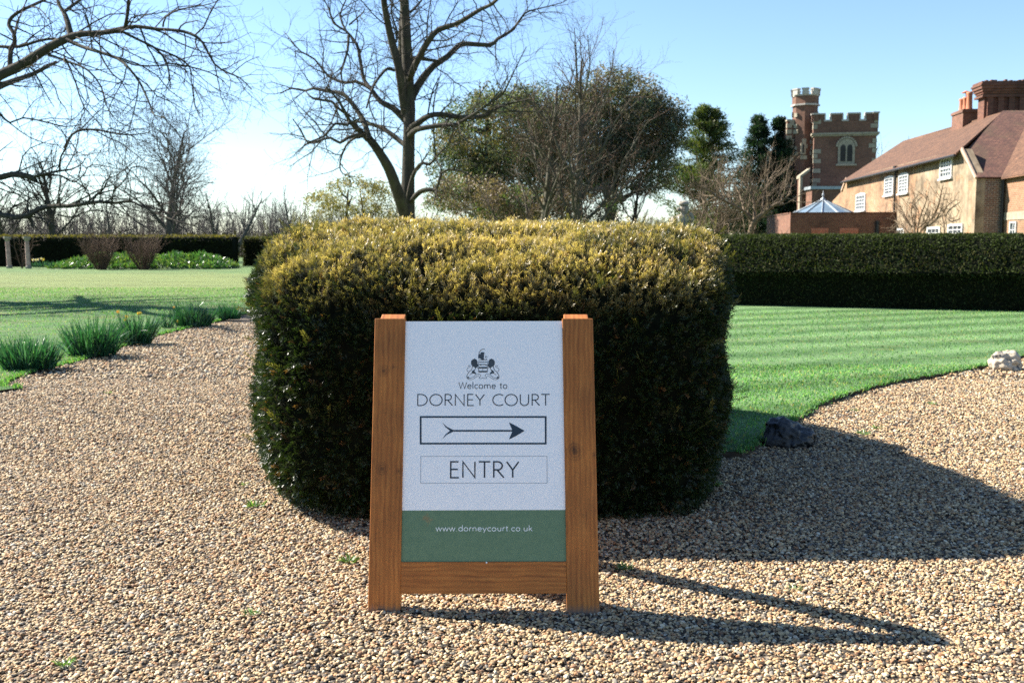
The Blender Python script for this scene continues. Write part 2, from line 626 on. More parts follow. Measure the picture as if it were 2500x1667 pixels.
R_EDGE = [np.array((0.55, 7.2)), np.array((1.15, 7.0))] + [dpt(*p)[:2] for p in
          [(1700, 1050), (1765, 1012), (1850, 957), (1890, 932), (1960, 908), (2060, 882), (2160, 866), (2265, 846), (2352, 824)]]
last = R_EDGE[-1]
R_EDGE += [last + np.array((2.5, 1.6)), last + np.array((6, 2.6)), last + np.array((14, 3.2))]
r_edge = smooth_line(R_EDGE)
r_edge = [p + NR.normal(0, .012, 2) for p in r_edge]
L_EDGE = [np.array((-9, 6.2))] + [dpt(*p)[:2] for p in
          [(-60, 910), (0, 888), (70, 858), (150, 840), (240, 812), (330, 783), (400, 763), (480, 745), (565, 722), (640, 706)]] + [np.array((-2.6, 28.0)), np.array((1.0, 36.0))]
l_edge = smooth_line(L_EDGE)
l_edge = [p + NR.normal(0, .02, 2) for p in l_edge]
LZ = .045


def lawn(name, edge, rest, mat, z):
    o = sheet(name, [(p[0], p[1]) for p in edge] + rest, z, mat)
    tag(o, kind="structure")
    return o


lawn("striped_lawn", r_edge, [(24, 15), (24, 34), (-.7, 34), (-.7, 8.4)], M_LAWN_R, LZ)
lawn("left_lawn", l_edge, [(1, 72), (-60, 72), (-60, 6.2)], M_LAWN_L, .03)


def soil_edge(name, edge, z, under=.012):
    """the cut earth face along a lawn's edge"""
    E = np.array(edge)
    n = len(E)
    V = np.vstack((np.c_[E, np.full(n, z - .002)], np.c_[E + NR.normal(0, under, (n, 2)), np.full(n, -.02)]))
    Fa = np.array([(i, i + 1, n + i + 1, n + i) for i in range(n - 1)])
    o = mk(name, V, Fa, M_SOIL)
    return tag(o, kind="structure")


soil_edge("lawn_edge_soil", r_edge, LZ)
soil_edge("lawn_edge_soil", l_edge, .03)


def inside(poly, X, Y):
    """points in polygon, vectorised"""
    P = np.asarray(poly)
    res = np.zeros(len(X), dtype=bool)
    j = len(P) - 1
    for i in range(len(P)):
        xi, yi, xj, yj = P[i][0], P[i][1], P[j][0], P[j][1]
        if yi != yj:
            hit = ((yi > Y) != (yj > Y)) & (X < (xj - xi) * (Y - yi) / (yj - yi) + xi)
            res ^= hit
        j = i
    return res


R_POLY = [(p[0], p[1]) for p in r_edge] + [(24, 15), (24, 34), (-.7, 34), (-.7, 8.4)]
L_POLY = [(p[0], p[1]) for p in l_edge] + [(1, 72), (-60, 72), (-60, 6.2)]

# ------------------------------------------------------------------ gravel stones
PHI = (1 + 5 ** .5) / 2


def ico(sub):
    bm = bmesh.new()
    bmesh.ops.create_icosphere(bm, subdivisions=sub, radius=1)
    V = np.array([v.co[:] for v in bm.verts])
    Fa = np.array([[v.index for v in f.verts] for f in bm.faces])
    bm.free()
    return V, Fa


STONE_COLS = np.array([(.48, .32, .175), (.56, .39, .21), (.38, .23, .115), (.60, .46, .30), (.31, .25, .20), (.21, .185, .17), (.62, .54, .44),
                       (.42, .19, .075), (.52, .31, .14), (.11, .09, .08), (.24, .12, .06), (.68, .51, .32)])
_g = STONE_COLS.mean(1, keepdims=True)
STONE_COLS = STONE_COLS * .82 + _g * .18 
STONE_COLS = STONE_COLS * np.array((1.0, .985, .86))
STONE_W = np.array([.16, .16, .12, .11, .07, .06, .06, .05, .07, .08, .06, .04])


def stones(name, zones, shapes=14):
    base, Fa = ico(2)
    keep = base[:, 2] > -.45
    idx = -np.ones(len(base), int)
    idx[keep] = np.arange(keep.sum())
    fk = Fa[keep[Fa].all(axis=1)]
    fk = idx[fk]
    base = base[keep]
    VS, CS, n_tot = [], [], 0
    protos = []
    for s in range(shapes):
        v = base.copy()
        for _ in range(10):                      # knock flats off the pebble
            d = NR.normal(size=3)
            d /= np.linalg.norm(d)
            h = NR.uniform(.45, .9)
            k = v @ d
            v = v - np.where(k > h, (k - h) * .85, 0)[:, None] * d
        v += NR.normal(0, .03, v.shape)
        protos.append(v)
    protos = np.array(protos)
    for (xy, smin, smax, zlift) in zones:
        n = len(xy)
        s = smin + (smax - smin) * NR.beta(1.6, 4.0, n)
        sc = np.stack((s * NR.uniform(.85, 1.35, n), s * NR.uniform(.65, 1.0, n), s * NR.uniform(.45, .8, n)), 1)
        P = protos[NR.integers(0, shapes, n)] * sc[:, None, :]
        a = NR.uniform(0, 2 * PI, n)
        tx, ty = NR.normal(0, .33, n), NR.normal(0, .33, n)
        # tilt then spin
        c, si = np.cos(tx)[:, None], np.sin(tx)[:, None]
        y, z = P[:, :, 1] * c - P[:, :, 2] * si, P[:, :, 1] * si + P[:, :, 2] * c
        c, si = np.cos(ty)[:, None], np.sin(ty)[:, None]
        x, z = P[:, :, 0] * c + z * si, -P[:, :, 0] * si + z * c
        c, si = np.cos(a)[:, None], np.sin(a)[:, None]
        x, y = x * c - y * si, x * si + y * c
        zc = sc[:, 2] * NR.uniform(.1, .8, n) + zlift + np.maximum(0, lump(np.c_[xy, np.zeros(n)], 1.9, 6)) * .012
        VS.append(np.stack((x + xy[:, 0:1], y + xy[:, 1:2], z + zc[:, None]), 2).reshape(-1, 3))
        cc = STONE_COLS[NR.choice(len(STONE_COLS), n, p=STONE_W / STONE_W.sum())] * NR.uniform(.75, 1.25, (n, 1))
        CS.append(np.repeat(np.clip(cc, 0, .85), len(base), axis=0))
        n_tot += n
    V = np.vstack(VS)
    Fall = (np.arange(n_tot)[:, None, None] * len(base) + fk[None]).reshape(-1, 3)
    return mk(name, V, Fall, M_STONES, col=np.vstack(CS), smooth=True, uv=False)


def scatter(y0, y1, density, margin=.35, xlim=None):
    """points on the drive the lens can see, with some to either side"""
    area_n = int(density * (y1 - y0) * 2 * (.53 * y1 + margin))
    X = NR.uniform(-(.53 * y1 + margin), .53 * y1 + margin, area_n)
    Y = NR.uniform(y0, y1, area_n)
    ok = np.abs(X) < .53 * Y + margin
    X, Y = X[ok], Y[ok]
    bad = inside(L_POLY, X, Y) | inside(R_POLY, X, Y)
    yew = ((X + .08) / 1.3) ** 2 + ((Y - 7.6) / 1.7) ** 2 < 1
    return np.stack((X, Y), 1)[~(bad | yew)]


gravel = stones("gravel", [
    (scatter(2.6, 4.6, 6400), .0050, .0165, 0),
    (scatter(4.6, 7.0, 4800), .0056, .0175, 0),
    (scatter(7.0, 11.0, 2400), .0078, .020, 0),
    (scatter(11.0, 19.0, 550), .014, .032, 0),
])
tag(gravel, "loose tan and grey flint gravel covering the drive", "gravel", kind="stuff")


# ------------------------------------------------------------------ foliage helpers
def cards(P, D, U, L, W, col, bend=0.0):
    """one leaf-shaped quad (diamond) per row: base P, along D, side U"""
    n = len(P)
    L, W = np.broadcast_to(L, n)[:, None], np.broadcast_to(W, n)[:, None]
    V = np.empty((n, 4, 3), dtype=np.float32)
    V[:, 0] = P
    V[:, 1] = P + D * L * .5 + U * W * .5
    V[:, 2] = P + D * L
    V[:, 3] = P + D * L * .5 - U * W * .5
    Fa = np.arange(n * 4).reshape(n, 4)
    return V.reshape(-1, 3), Fa, np.repeat(col, 4, axis=0)


def unit(a):
    return a / np.maximum(np.linalg.norm(a, axis=-1, keepdims=True), 1e-9)


def rnd_dirs(n):
    return unit(NR.normal(size=(n, 3)))


def sprays(P, N, length, needles, nl, nw, tip_col, base_col, lean=.55, up=.25):
    """little conifer sprays: two ranks of needles along a stem"""
    n = len(P)
    D = unit(N * .75 + rnd_dirs(n) * lean + np.array((0, 0, up)))
    S = unit(np.cross(D, rnd_dirs(n)))
    out = ([], [], [])
    cnt = 0
    L = length * NR.uniform(.6, 1.35, n)
    for k in range(needles):
        t = (k // 2 + .5) / (needles / 2)
        side = 1 if k % 2 else -1
        Q = P + D * (L * (t - .25))[:, None]
        nd = unit(D * (.55 + .6 * t) + S * side * (1.05 - .55 * t) + rnd_dirs(n) * .22)
        nu = unit(np.cross(nd, np.cross(S, D) + rnd_dirs(n) * .5))
        c = base_col * (1 - t) + tip_col * t
        c = c * NR.uniform(.75, 1.3, (n, 1))
        V, Fa, cc = cards(Q, nd, nu, nl * NR.uniform(.7, 1.2, n) * (1 - .25 * t), nw * NR.uniform(.8, 1.2, n), c)
        out[0].append(V)
        out[1].append(Fa + cnt)
        out[2].append(cc)
        cnt += len(V)
    return np.vstack(out[0]), np.vstack(out[1]), np.vstack(out[2])


# ------------------------------------------------------------------ the clipped yew
def yew():
    YC = np.array((-.09, 7.27))
    HW, HD = 1.415, 2.08
    # plan outline: a rounded box, a little narrower at the back right, resampled by length
    a = np.linspace(-PI / 2, 1.5 * PI, 20001)
    e = 2 / 6.5
    ox = np.sign(np.cos(a)) * np.abs(np.cos(a)) ** e * HW
    oy = np.sign(np.sin(a)) * np.abs(np.sin(a)) ** e * HD
    ox = np.where(ox > 0, ox * .97 * (1 - .16 * np.clip((oy + 1.2) / 3.2, 0, 1)), ox)
    ln = np.r_[0, np.cumsum(np.hypot(np.diff(ox), np.diff(oy)))]
    ln /= ln[-1]
    # upright outline: tucked in at the foot, square shoulders at the ends, a rounder front
    q = np.linspace(0, PI / 2, 4001)
    z_s = np.linspace(0, 1.0, 800)
    tz = np.r_[z_s, 1.0 + .61 * np.sin(q[1:]) ** .9]
    foot = (1 - np.clip(z_s / .42, 0, 1)) ** 2
    tx = np.r_[1 - .10 * foot, np.cos(q[1:]) ** .035 * (1 + .035 * np.sin(q[1:]))]
    ty = np.r_[1 - .07 * foot, np.cos(q[1:]) ** .52]
    lv = np.r_[0, np.cumsum(np.sqrt(np.diff(tz) ** 2 + (np.diff(tx) * HW) ** 2 * .5 + (np.diff(ty) * HD) ** 2 * .5))]
    lv /= lv[-1]

    def surf(u, v):
        u = np.mod(u, 1.0)
        px, py = np.interp(u, ln, ox), np.interp(u, ln, oy)
        return np.stack((YC[0] + px * np.interp(v, lv, tx), YC[1] + py * np.interp(v, lv, ty), np.interp(v, lv, tz)), -1)

    def full(u, v):
        e = 4e-3
        p = surf(u, v)
        v0, v1 = np.clip(v - e, 0, 1), np.clip(v + e, 0, 1)
        n = np.cross(surf(u + e, v) - surf(u - e, v), surf(u, v1) - surf(u, v0))
        bad = np.linalg.norm(n, axis=-1) < 1e-9
        n = unit(n)
        n[bad] = (0, 0, 1)
        p = p + n * (lump(p, 2.6, 3) * .045 + lump(p, 7, 4) * .022)[..., None]
        return p, n

    root = empty("clipped_yew", (YC[0], YC[1], 0), "large clipped yew bush with bronze sunlit top behind the sign", "bush")
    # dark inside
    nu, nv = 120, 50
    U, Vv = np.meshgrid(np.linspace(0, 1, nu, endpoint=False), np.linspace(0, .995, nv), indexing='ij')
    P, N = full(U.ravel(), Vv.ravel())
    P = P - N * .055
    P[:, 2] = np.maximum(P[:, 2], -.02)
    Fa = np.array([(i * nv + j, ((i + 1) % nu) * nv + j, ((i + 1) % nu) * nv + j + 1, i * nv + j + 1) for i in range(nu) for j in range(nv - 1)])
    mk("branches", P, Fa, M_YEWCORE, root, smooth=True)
    # needles: sample by area
    n_try = 135000
    u, v = NR.uniform(0, 1, n_try), NR.uniform(0, 1, n_try)
    e = 1e-3
    p0 = surf(u, v)
    ar = np.linalg.norm(np.cross(surf(u + e, v) - surf(u - e, v), surf(u, np.minimum(v + e, 1)) - surf(u, np.maximum(v - e, 0))), axis=1)
    dens = ar / np.percentile(ar, 90)
    seen = np.where(p0[:, 1] < YC[1] + 1.0, 1.0, .45)          # thinner on the far side
    ok = NR.uniform(0, 1, n_try) < dens * seen
    u, v = u[ok], v[ok]
    P, N = full(u, v)
    hole = lump(P, 5.5, 21) + NR.normal(0, .35, len(P)) > -1.25
    hole &= lump(P, 15, 44) + NR.normal(0, .3, len(P)) > -.85
    P, N = P[hole], N[hole]
    n = len(P)
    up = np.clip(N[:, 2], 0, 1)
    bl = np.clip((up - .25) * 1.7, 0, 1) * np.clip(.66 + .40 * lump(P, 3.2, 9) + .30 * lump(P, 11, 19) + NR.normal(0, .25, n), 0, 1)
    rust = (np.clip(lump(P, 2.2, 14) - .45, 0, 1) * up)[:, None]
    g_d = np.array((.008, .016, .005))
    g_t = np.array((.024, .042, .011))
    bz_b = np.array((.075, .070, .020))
    bz_t = np.array((.62, .465, .20))  # bronze tips, with the sheen of sunlit needles put into the colour
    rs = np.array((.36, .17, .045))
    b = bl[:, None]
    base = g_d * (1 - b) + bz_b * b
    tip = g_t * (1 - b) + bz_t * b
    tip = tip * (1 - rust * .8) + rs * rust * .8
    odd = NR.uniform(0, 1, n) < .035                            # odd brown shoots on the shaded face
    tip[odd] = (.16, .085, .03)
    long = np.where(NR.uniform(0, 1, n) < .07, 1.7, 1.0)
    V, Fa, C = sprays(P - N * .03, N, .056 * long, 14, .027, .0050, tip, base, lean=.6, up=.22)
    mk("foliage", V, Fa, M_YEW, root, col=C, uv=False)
    # a few strays that escaped the shears
    mb_u = NR.uniform(0, 1, 260)
    mb_v = NR.uniform(.08, .75, 260)
    P, N = full(mb_u, mb_v)
    V, Fa, C = sprays(P + N * .02, N, .11, 22, .030, .0055, np.tile((.13, .12, .03), (260, 1)), np.tile((.03, .045, .012), (260, 1)), lean=.4, up=.5)
    mk("stray_shoots", V, Fa, M_YEW, root, col=C, uv=False)


yew()


# ------------------------------------------------------------------ the sign
FOOT_Y = gnd(1182, 1500)[1]
LEAN = math.atan(.29 / 1.18)
PX = np.array((1.0, 0, 0))
PW = np.array((0, math.sin(LEAN), math.cos(LEAN)))       # up along the board
PN = np.array((0, -math.cos(LEAN), math.sin(LEAN)))      # out of the board, to the viewer
P0 = np.array((0, FOOT_Y, 0))


def sg(x, y):
    """position in the board's plane from the enlarged view of the sign (1231 px wide)"""
    p = on_plane(880 + x / 1.9855, 750 + y / 1.9855, P0, PN) - P0
    return np.array((p @ PX, p @ PW))


def bp(u, w, n=0.0):
    return P0 + PX * u + PW * w + PN * n


def strip(pts, t, closed=False):
    """mitred ribbon along 2d points -> verts, quads"""
    P = np.asarray(pts, float)
    keep = np.r_[True, np.linalg.norm(np.diff(P, axis=0), axis=1) > 1e-6]
    P = P[keep]
    n = len(P)
    if closed:
        d0 = P - np.roll(P, 1, 0)
        d1 = np.roll(P, -1, 0) - P
    else:
        d1 = np.vstack((P[1:] - P[:-1], P[-1:] - P[-2:-1]))
        d0 = np.vstack((d1[:1], d1[:-1]))
    d0, d1 = unit(d0), unit(d1)
    n0 = np.stack((-d0[:, 1], d0[:, 0]), 1)
    n1 = np.stack((-d1[:, 1], d1[:, 0]), 1)
    m = unit(n0 + n1)
    k = 1 / np.clip((m * n1).sum(1), .45, 1)
    off = m * (k * t / 2)[:, None] if np.ndim(t) == 0 else m * (k * np.asarray(t) / 2)[:, None]
    V = np.vstack((P + off, P - off))
    q = [(i, (i + 1) % n, n + (i + 1) % n, n + i) for i in range(n if closed else n - 1)]
    return V, q


def arc(cx, cy, rx, ry, a0, a1, n=14):
    t = np.radians(np.linspace(a0, a1, n))
    return [(cx + rx * math.cos(a), cy + ry * math.sin(a)) for a in t]


X = .64   # x-height against a cap height of 1
GLYPH = {
    'D': (.80, [[(.08, 0), (.08, 1), (.28, 1)] + arc(.28, .5, .46, .5, 90, -90, 18) + [(.08, 0)]]),
    'O': (.98, [arc(.49, .5, .43, .5, 90, 450, 30)]),
    'R': (.64, [[(.08, 0), (.08, 1), (.28, 1)] + arc(.28, .745, .24, .255, 90, -90, 12) + [(.08, .49)], [(.26, .48), (.60, 0)]]),
    'N': (.80, [[(.08, 0), (.08, 1), (.70, 0), (.70, 1)]]),
    'E': (.54, [[(.48, 1), (.08, 1), (.08, 0), (.50, 0)], [(.08, .52), (.45, .52)]]),
    'Y': (.66, [[(.02, 1), (.33, .48), (.33, 0)], [(.33, .48), (.64, 1)]]),
    'C': (.80, [arc(.52, .5, .45, .5, 52, 308, 24)]),
    'U': (.76, [[(.08, 1), (.08, .34)] + arc(.37, .34, .29, .34, 180, 360, 14) + [(.66, 1)]]),
    'T': (.62, [[(.01, 1), (.61, 1)], [(.31, 1), (.31, 0)]]),
    'W': (1.08, [[(.02, 1), (.28, 0), (.54, 1), (.80, 0), (1.06, 1)]]),
    'w': (.80, [[(.02, X), (.20, 0), (.39, X), (.58, 0), (.76, X)]]),
    'e': (.60, [[(.08, X * .54), (.53, X * .54)] + arc(.30, X / 2, .235, X / 2, 8, 320, 20)]),
    'l': (.22, [[(.10, 0), (.10, 1.08)]]),
    'c': (.52, [arc(.32, X / 2, .25, X / 2, 50, 310, 18)]),
    'o': (.64, [arc(.31, X / 2, .25, X / 2, 90, 450, 24)]),
    'm': (.96, [[(.09, 0), (.09, X)], [(.09, X * .62)] + arc(.28, X * .62, .19, X * .38, 180, 0, 10) + [(.47, 0)], [(.47, X * .62)] + arc(.66, X * .62, .19, X * .38, 180, 0, 10) + [(.85, 0)]]),
    'n': (.60, [[(.09, 0), (.09, X)], [(.09, X * .6)] + arc(.29, X * .6, .20, X * .4, 180, 0, 10) + [(.49, 0)]]),
    't': (.36, [[(.17, .9), (.17, .12)] + arc(.26, .12, .09, .12, 180, 280, 6), [(.02, X), (.33, X)]]),
    '.': (.24, [[(.08, .0), (.08, .07)]]),
    'd': (.64, [[(.55, 0), (.55, 1.08)], arc(.31, X / 2, .24, X / 2, 20, 340, 22)]),
    'r': (.36, [[(.09, 0), (.09, X)], [(.09, X * .6)] + arc(.29, X * .6, .20, X * .4, 180, 75, 8)]),
    'y': (.54, [[(.02, X), (.27, .02)], [(.51, X), (.16, -.32)]]),
    'u': (.60, [[(.09, X), (.09, X * .4)] + arc(.29, X * .4, .20, X * .4, 180, 360, 10) + [(.49, X)], [(.49, X * .4), (.49, 0)]]),
    'k': (.52, [[(.09, 0), (.09, 1.08)], [(.44, X), (.10, .30)], [(.20, .40), (.48, 0)]]),
    ' ': (.36, []),
}


class Ink:
    """flat shapes lying on the board, each a hair above the last"""

    def __init__(s, level=.0006):
        s.mb = MB()
        s.h = level

    def shape(s, V2, faces):
        s.h += .000015
        s.mb.add([bp(a, b, s.h) for a, b in V2], faces)

    def line(s, pts, t, closed=False):
        V, q = strip(pts, t, closed)
        s.shape(V, q)

    def poly(s, pts):
        s.shape(pts, [tuple(range(len(pts)))])

    def text(s, txt, x0, x1, base, top, t, gap=.06):
        """fits the words between x0 and x1 (sign pixels), caps from base to top"""
        a, b = sg(x0, base), sg(x1, base)
        h = sg(x0, top)[1] - a[1]
        wid = sum(GLYPH[c][0] + gap for c in txt) - gap
        sx = (b[0] - a[0]) / wid
        x = a[0]
        for c in txt:
            wd, strokes = GLYPH[c]
            for st in strokes:
                s.line([(x + p[0] * sx, a[1] + p[1] * h) for p in st], t)
            x += (wd + gap) * sx

    def build(s, name, mat, parent):
        return s.mb.build(name, mat, parent, fix=False)


def make_panel_white():
    k = NT("white_board_mat")
    nz = k.noise(k.coord(), 30, 5)
    col = k.ramp(nz.outputs[0], [(.3, (.93, .915, .90)), (.7, (.95, .94, .925))])
    sp = k.noise(k.coord(), 55, 2)
    col = k.mix(k.ramp(sp.outputs[0], [(.735, 0), (.76, .35)]), col, (.35, .33, .33))
    k.set(Base_Color=col, Roughness=.45)
    return k.m


def make_panel_green():
    k = NT("green_board_mat")
    nz = k.noise(k.coord(), 40, 5)
    col = k.ramp(nz.outputs[0], [(.3, (.105, .185, .095)), (.7, (.13, .215, .115))])
    # a small rust-coloured splash
    vm = k.n("VectorMath", {"operation": 'DISTANCE'})
    k.put(vm.inputs[0], k.coord())
    c = bp(*sg(322, 1028))
    vm.inputs[1].default_value = tuple(c)
    d = k.math('ADD', vm.outputs["Value"], k.math('MULTIPLY', k.math('SUBTRACT', k.noise(k.coord(), 45, 4).outputs[0], .5), .07))
    col = k.mix(k.ramp(d, [(.008, .6), (.024, 0)]), col, (.26, .16, .06))
    k.set(Base_Color=col, Roughness=.5)
    return k.m


M_WOOD = make_wood(knots=[(bp(*sg(x, y)), r_) for x, y, r_ in ((112, 308, .034), (105, 782, .036), (185, 792, .018), (160, 289, .010), (1036, 686, .032), (1134, 714, .014), (1040, 700, .05), (80, 1440, .016))])
M_WOOD_ACROSS = make_wood("oiled_softwood_rail_mat", PI / 2)


def sign():
    root = empty("sign_board", (0, FOOT_Y, 0), "wooden A-frame welcome sign with white and green panel on the gravel", "sign")
    TH = .062                                     # timber thickness

    def timber(name, quad, th=TH, back=0.0, bevel=.003, mat=M_WOOD):
        """quad: four (u,w) corners, ccw; front face lies in the board plane + back"""
        mb = MB()
        mb.prism([bp(u, w, -th - back) for u, w in quad], PN * th)
        return mb.build(name, mat, root, bevel=bevel)

    lt, rt = sg(70, 54), sg(218, 54)
    lb, rb = sg(35, 1497), sg(191, 1497)
    wl = -.015
    timber("leg", [(lb[0], wl), (rb[0], wl), (rt[0], rt[1]), (lt[0], lt[1])])
    lt2, rt2 = sg(978, 54), sg(1127, 54)
    lb2, rb2 = sg(1003, 1492), sg(1160, 1492)
    timber("leg", [(lb2[0], wl), (rb2[0], wl), (rt2[0], rt2[1]), (lt2[0], lt2[1])])
    a, b, c, d = sg(192, 1388), sg(1001, 1386), sg(1000, 1231), sg(194, 1233)
    timber("bottom_rail", [a, b, c, d], .045, .003, mat=M_WOOD_ACROSS)
    # panel, set back between the legs
    g = .009

    def slab(name, q, mat):
        mb = MB()
        mb.prism([bp(u, w, -.006 - g) for u, w in q], PN * .006)
        return mb.build(name, mat, root)

    tl, tr, bl, br = sg(216, 67), sg(978, 65), sg(196, 1233), sg(1000, 1231)
    ml, mr = sg(201, 984), sg(995, 981)
    global P0
    slab("green_panel", [bl, br, mr, ml], make_panel_green())
    white = slab("white_panel", [ml, mr, tr, tl], make_panel_white())
    green = root.children[-2] if False else bpy.data.objects["green_panel"]
    ink = plain("charcoal_ink_mat", (.018, .024, .034), .5, .1, 20)
    navy = plain("navy_ink_mat", (.012, .030, .052), .5, .1, 20)
    keep = P0.copy()
    P0 = keep + PN * (-g)
    try:
        k = Ink()
        k.text("Welcome to", 476, 713, 394, 364, .0030)
        k.build("lettering", ink, white)
        k = Ink()
        k.text("DORNEY COURT", 272, 919, 476, 422, .0042, .07)
        k.build("lettering", ink, white)
        k = Ink()
        k.text("ENTRY", 430, 769, 825, 748, .0062, .09)
        k.build("lettering", ink, white)
        k = Ink()
        q = [sg(292, 531), sg(898, 531), sg(898, 660), sg(292, 660)]
        k.line(q, .0075, True)
        k.build("arrow_frame", navy, white)
        k = Ink()
        k.line([sg(440, 598), sg(742, 598)], .0072)
        k.poly([sg(720, 557), sg(737, 598), sg(720, 640), sg(757, 622), sg(796, 598), sg(757, 576)][::-1])
        k.poly([sg(396, 557), sg(418, 578), sg(446, 592), sg(463, 598), sg(446, 604), sg(418, 618), sg(396, 639), sg(412, 616), sg(434, 598), sg(412, 580)][::-1])
        k.build("arrow", navy, white)
        k = Ink()
        k.line([sg(293, 722), sg(904, 721), sg(905, 851), sg(292, 852)], .0013, True)
        k.build("entry_border", plain("thin_grey_ink_mat", (.12, .13, .15), .5), white)
        k = Ink()
        k.text("www.dorneycourt.co.uk", 365, 834, 1083, 1057, .0030, .06)
        k.build("web_lettering", plain("pale_lettering_mat", (.74, .79, .76), .5, .03), green)
        # coat of arms, drawn from the enlarged view of the crest
        k = Ink()

        def e(x, y):
            p = on_plane(1070 + x / 7.84, 830 + y / 7.84, P0, PN) - P0
            return (p @ PX, p @ PW)

        def L(pts, t=.0016, cl=False):
            k.line([e(*p) for p in smooth_line(pts, 9)], t, cl)

        def S(pts, t=.0014):
            k.line([e(*p) for p in pts], t)

        def B(pts):
            k.poly([e(*p) for p in pts][::-1])

        for m in (1, -1):
            def X_(pts):
                return [((855 + (855 - x)) if m < 0 else x, y) for x, y in pts]

            def BL(pts):
                B(X_(pts) if m > 0 else X_(pts)[::-1])
            # supporter lion: mane, body, haunch, tail
            BL([(655, 375), (690, 355), (730, 372), (750, 410), (752, 455), (770, 470), (762, 505), (735, 520), (712, 545), (690, 520), (655, 500), (632, 470), (626, 430), (634, 395)])
            L(X_([(655, 500), (640, 560), (590, 610), (560, 660), (545, 700), (560, 735), (600, 755)]), .0024)
            L(X_([(712, 545), (690, 590), (640, 640), (600, 665)]), .0020)
            BL([(650, 590), (700, 560), (690, 600), (725, 632), (720, 655), (680, 640), (650, 640), (640, 615)])
            L(X_([(735, 520), (765, 545), (775, 590)]), .0020)
            L(X_([(575, 605), (550, 580), (555, 545), (600, 520), (612, 495), (590, 485), (565, 508)]), .0016)
            # scroll
            L(X_([(560, 700), (600, 728), (660, 712), (720, 668), (770, 650), (800, 660), (815, 690), (790, 705), (785, 725), (815, 738), (855, 715)]), .0017)
            L(X_([(600, 755), (650, 752), (720, 708), (775, 680)]), .0015)
            BL([(562, 695), (590, 705), (580, 735), (560, 728)])
        # shield
        S([(770, 400), (770, 615), (942, 615), (942, 400)], .0014)
        for y0, y1 in ((415, 428), (512, 540), (588, 612)):
            B([(778, y0), (934, y0), (934, y1), (778, y1)])
        B([(785, 455), (830, 462), (890, 458), (935, 470), (925, 488), (880, 476), (830, 478), (790, 485)])
        B([(848, 555), (862, 555), (862, 572), (848, 572)])
        S([(775, 545), (938, 545)], .001)
        S([(775, 380), (935, 380)], .0022)
        # crest beast on its cushion
        B([(800, 280), (815, 235), (845, 230), (885, 238), (875, 290), (872, 340), (880, 385), (850, 388), (800, 352), (765, 352), (768, 275), (790, 262)])
        L([(780, 280), (785, 235), (815, 195), (850, 175), (892, 176)], .0022)
        L([(905, 385), (920, 360), (902, 320), (915, 308), (938, 325)], .0018)
        k.build("coat_of_arms", plain("crest_ink_mat", (.045, .055, .065), .5, .2, 30), white)
    finally:
        P0 = keep
    # screw head on the rail
    mb = MB()
    s = sg(611, 1236)
    mb.cyl(bp(s[0], s[1], -.004), bp(s[0], s[1], .0), .004, .0035, 10)
    mb.build("screw", plain("steel_mat", (.6, .6, .6), .35, .1, 9, metallic=.8), root)
    # the other half of the A, hinged at the top
    top = bp(0, lt[1])
    RW = np.array((0, -math.sin(LEAN), math.cos(LEAN)))
    RN = np.array((0, math.cos(LEAN), math.sin(LEAN)))
    t0 = top - PN * (TH + .012)
    hgt = t0[2] / RW[2]

    def rp(u, wv, n=0.0):
        return np.array((0, t0[1], t0[2])) + PX * u - RW * (hgt - wv) + RN * n

    def rear(name, quad, th=TH, n=0.0):
        mb = MB()
        mb.prism([rp(u, wv, n) for u, wv in quad], RN * th)
        return mb.build(name, M_WOOD, root, bevel=.003)

    for (bx0, bx1, tx0, tx1) in ((lb[0], rb[0], lt[0] + .014, rt[0] - .012), (lb2[0], rb2[0], lt2[0] + .012, rt2[0] - .014)):
        rear("rear_leg", [(bx0, -.012), (bx1, -.012), (tx1, hgt + .012), (tx0, hgt + .012)])
    rear("rear_rail", [(rb[0] + .002, .13), (lb2[0] - .002, .13), (lb2[0] - .003, .20), (rb[0] + .003, .20)], .04, .004)
    for u in ((lt[0] + rt[0]) / 2, (lt2[0] + rt2[0]) / 2):
        mb = MB()
        mb.cyl(t0 + PX * (u - .04) + np.array((0, -.006, .004)), t0 + PX * (u + .04) + np.array((0, -.006, .004)), .006, .006, 8)
        mb.build("hinge", M_BLACK, root)


sign()


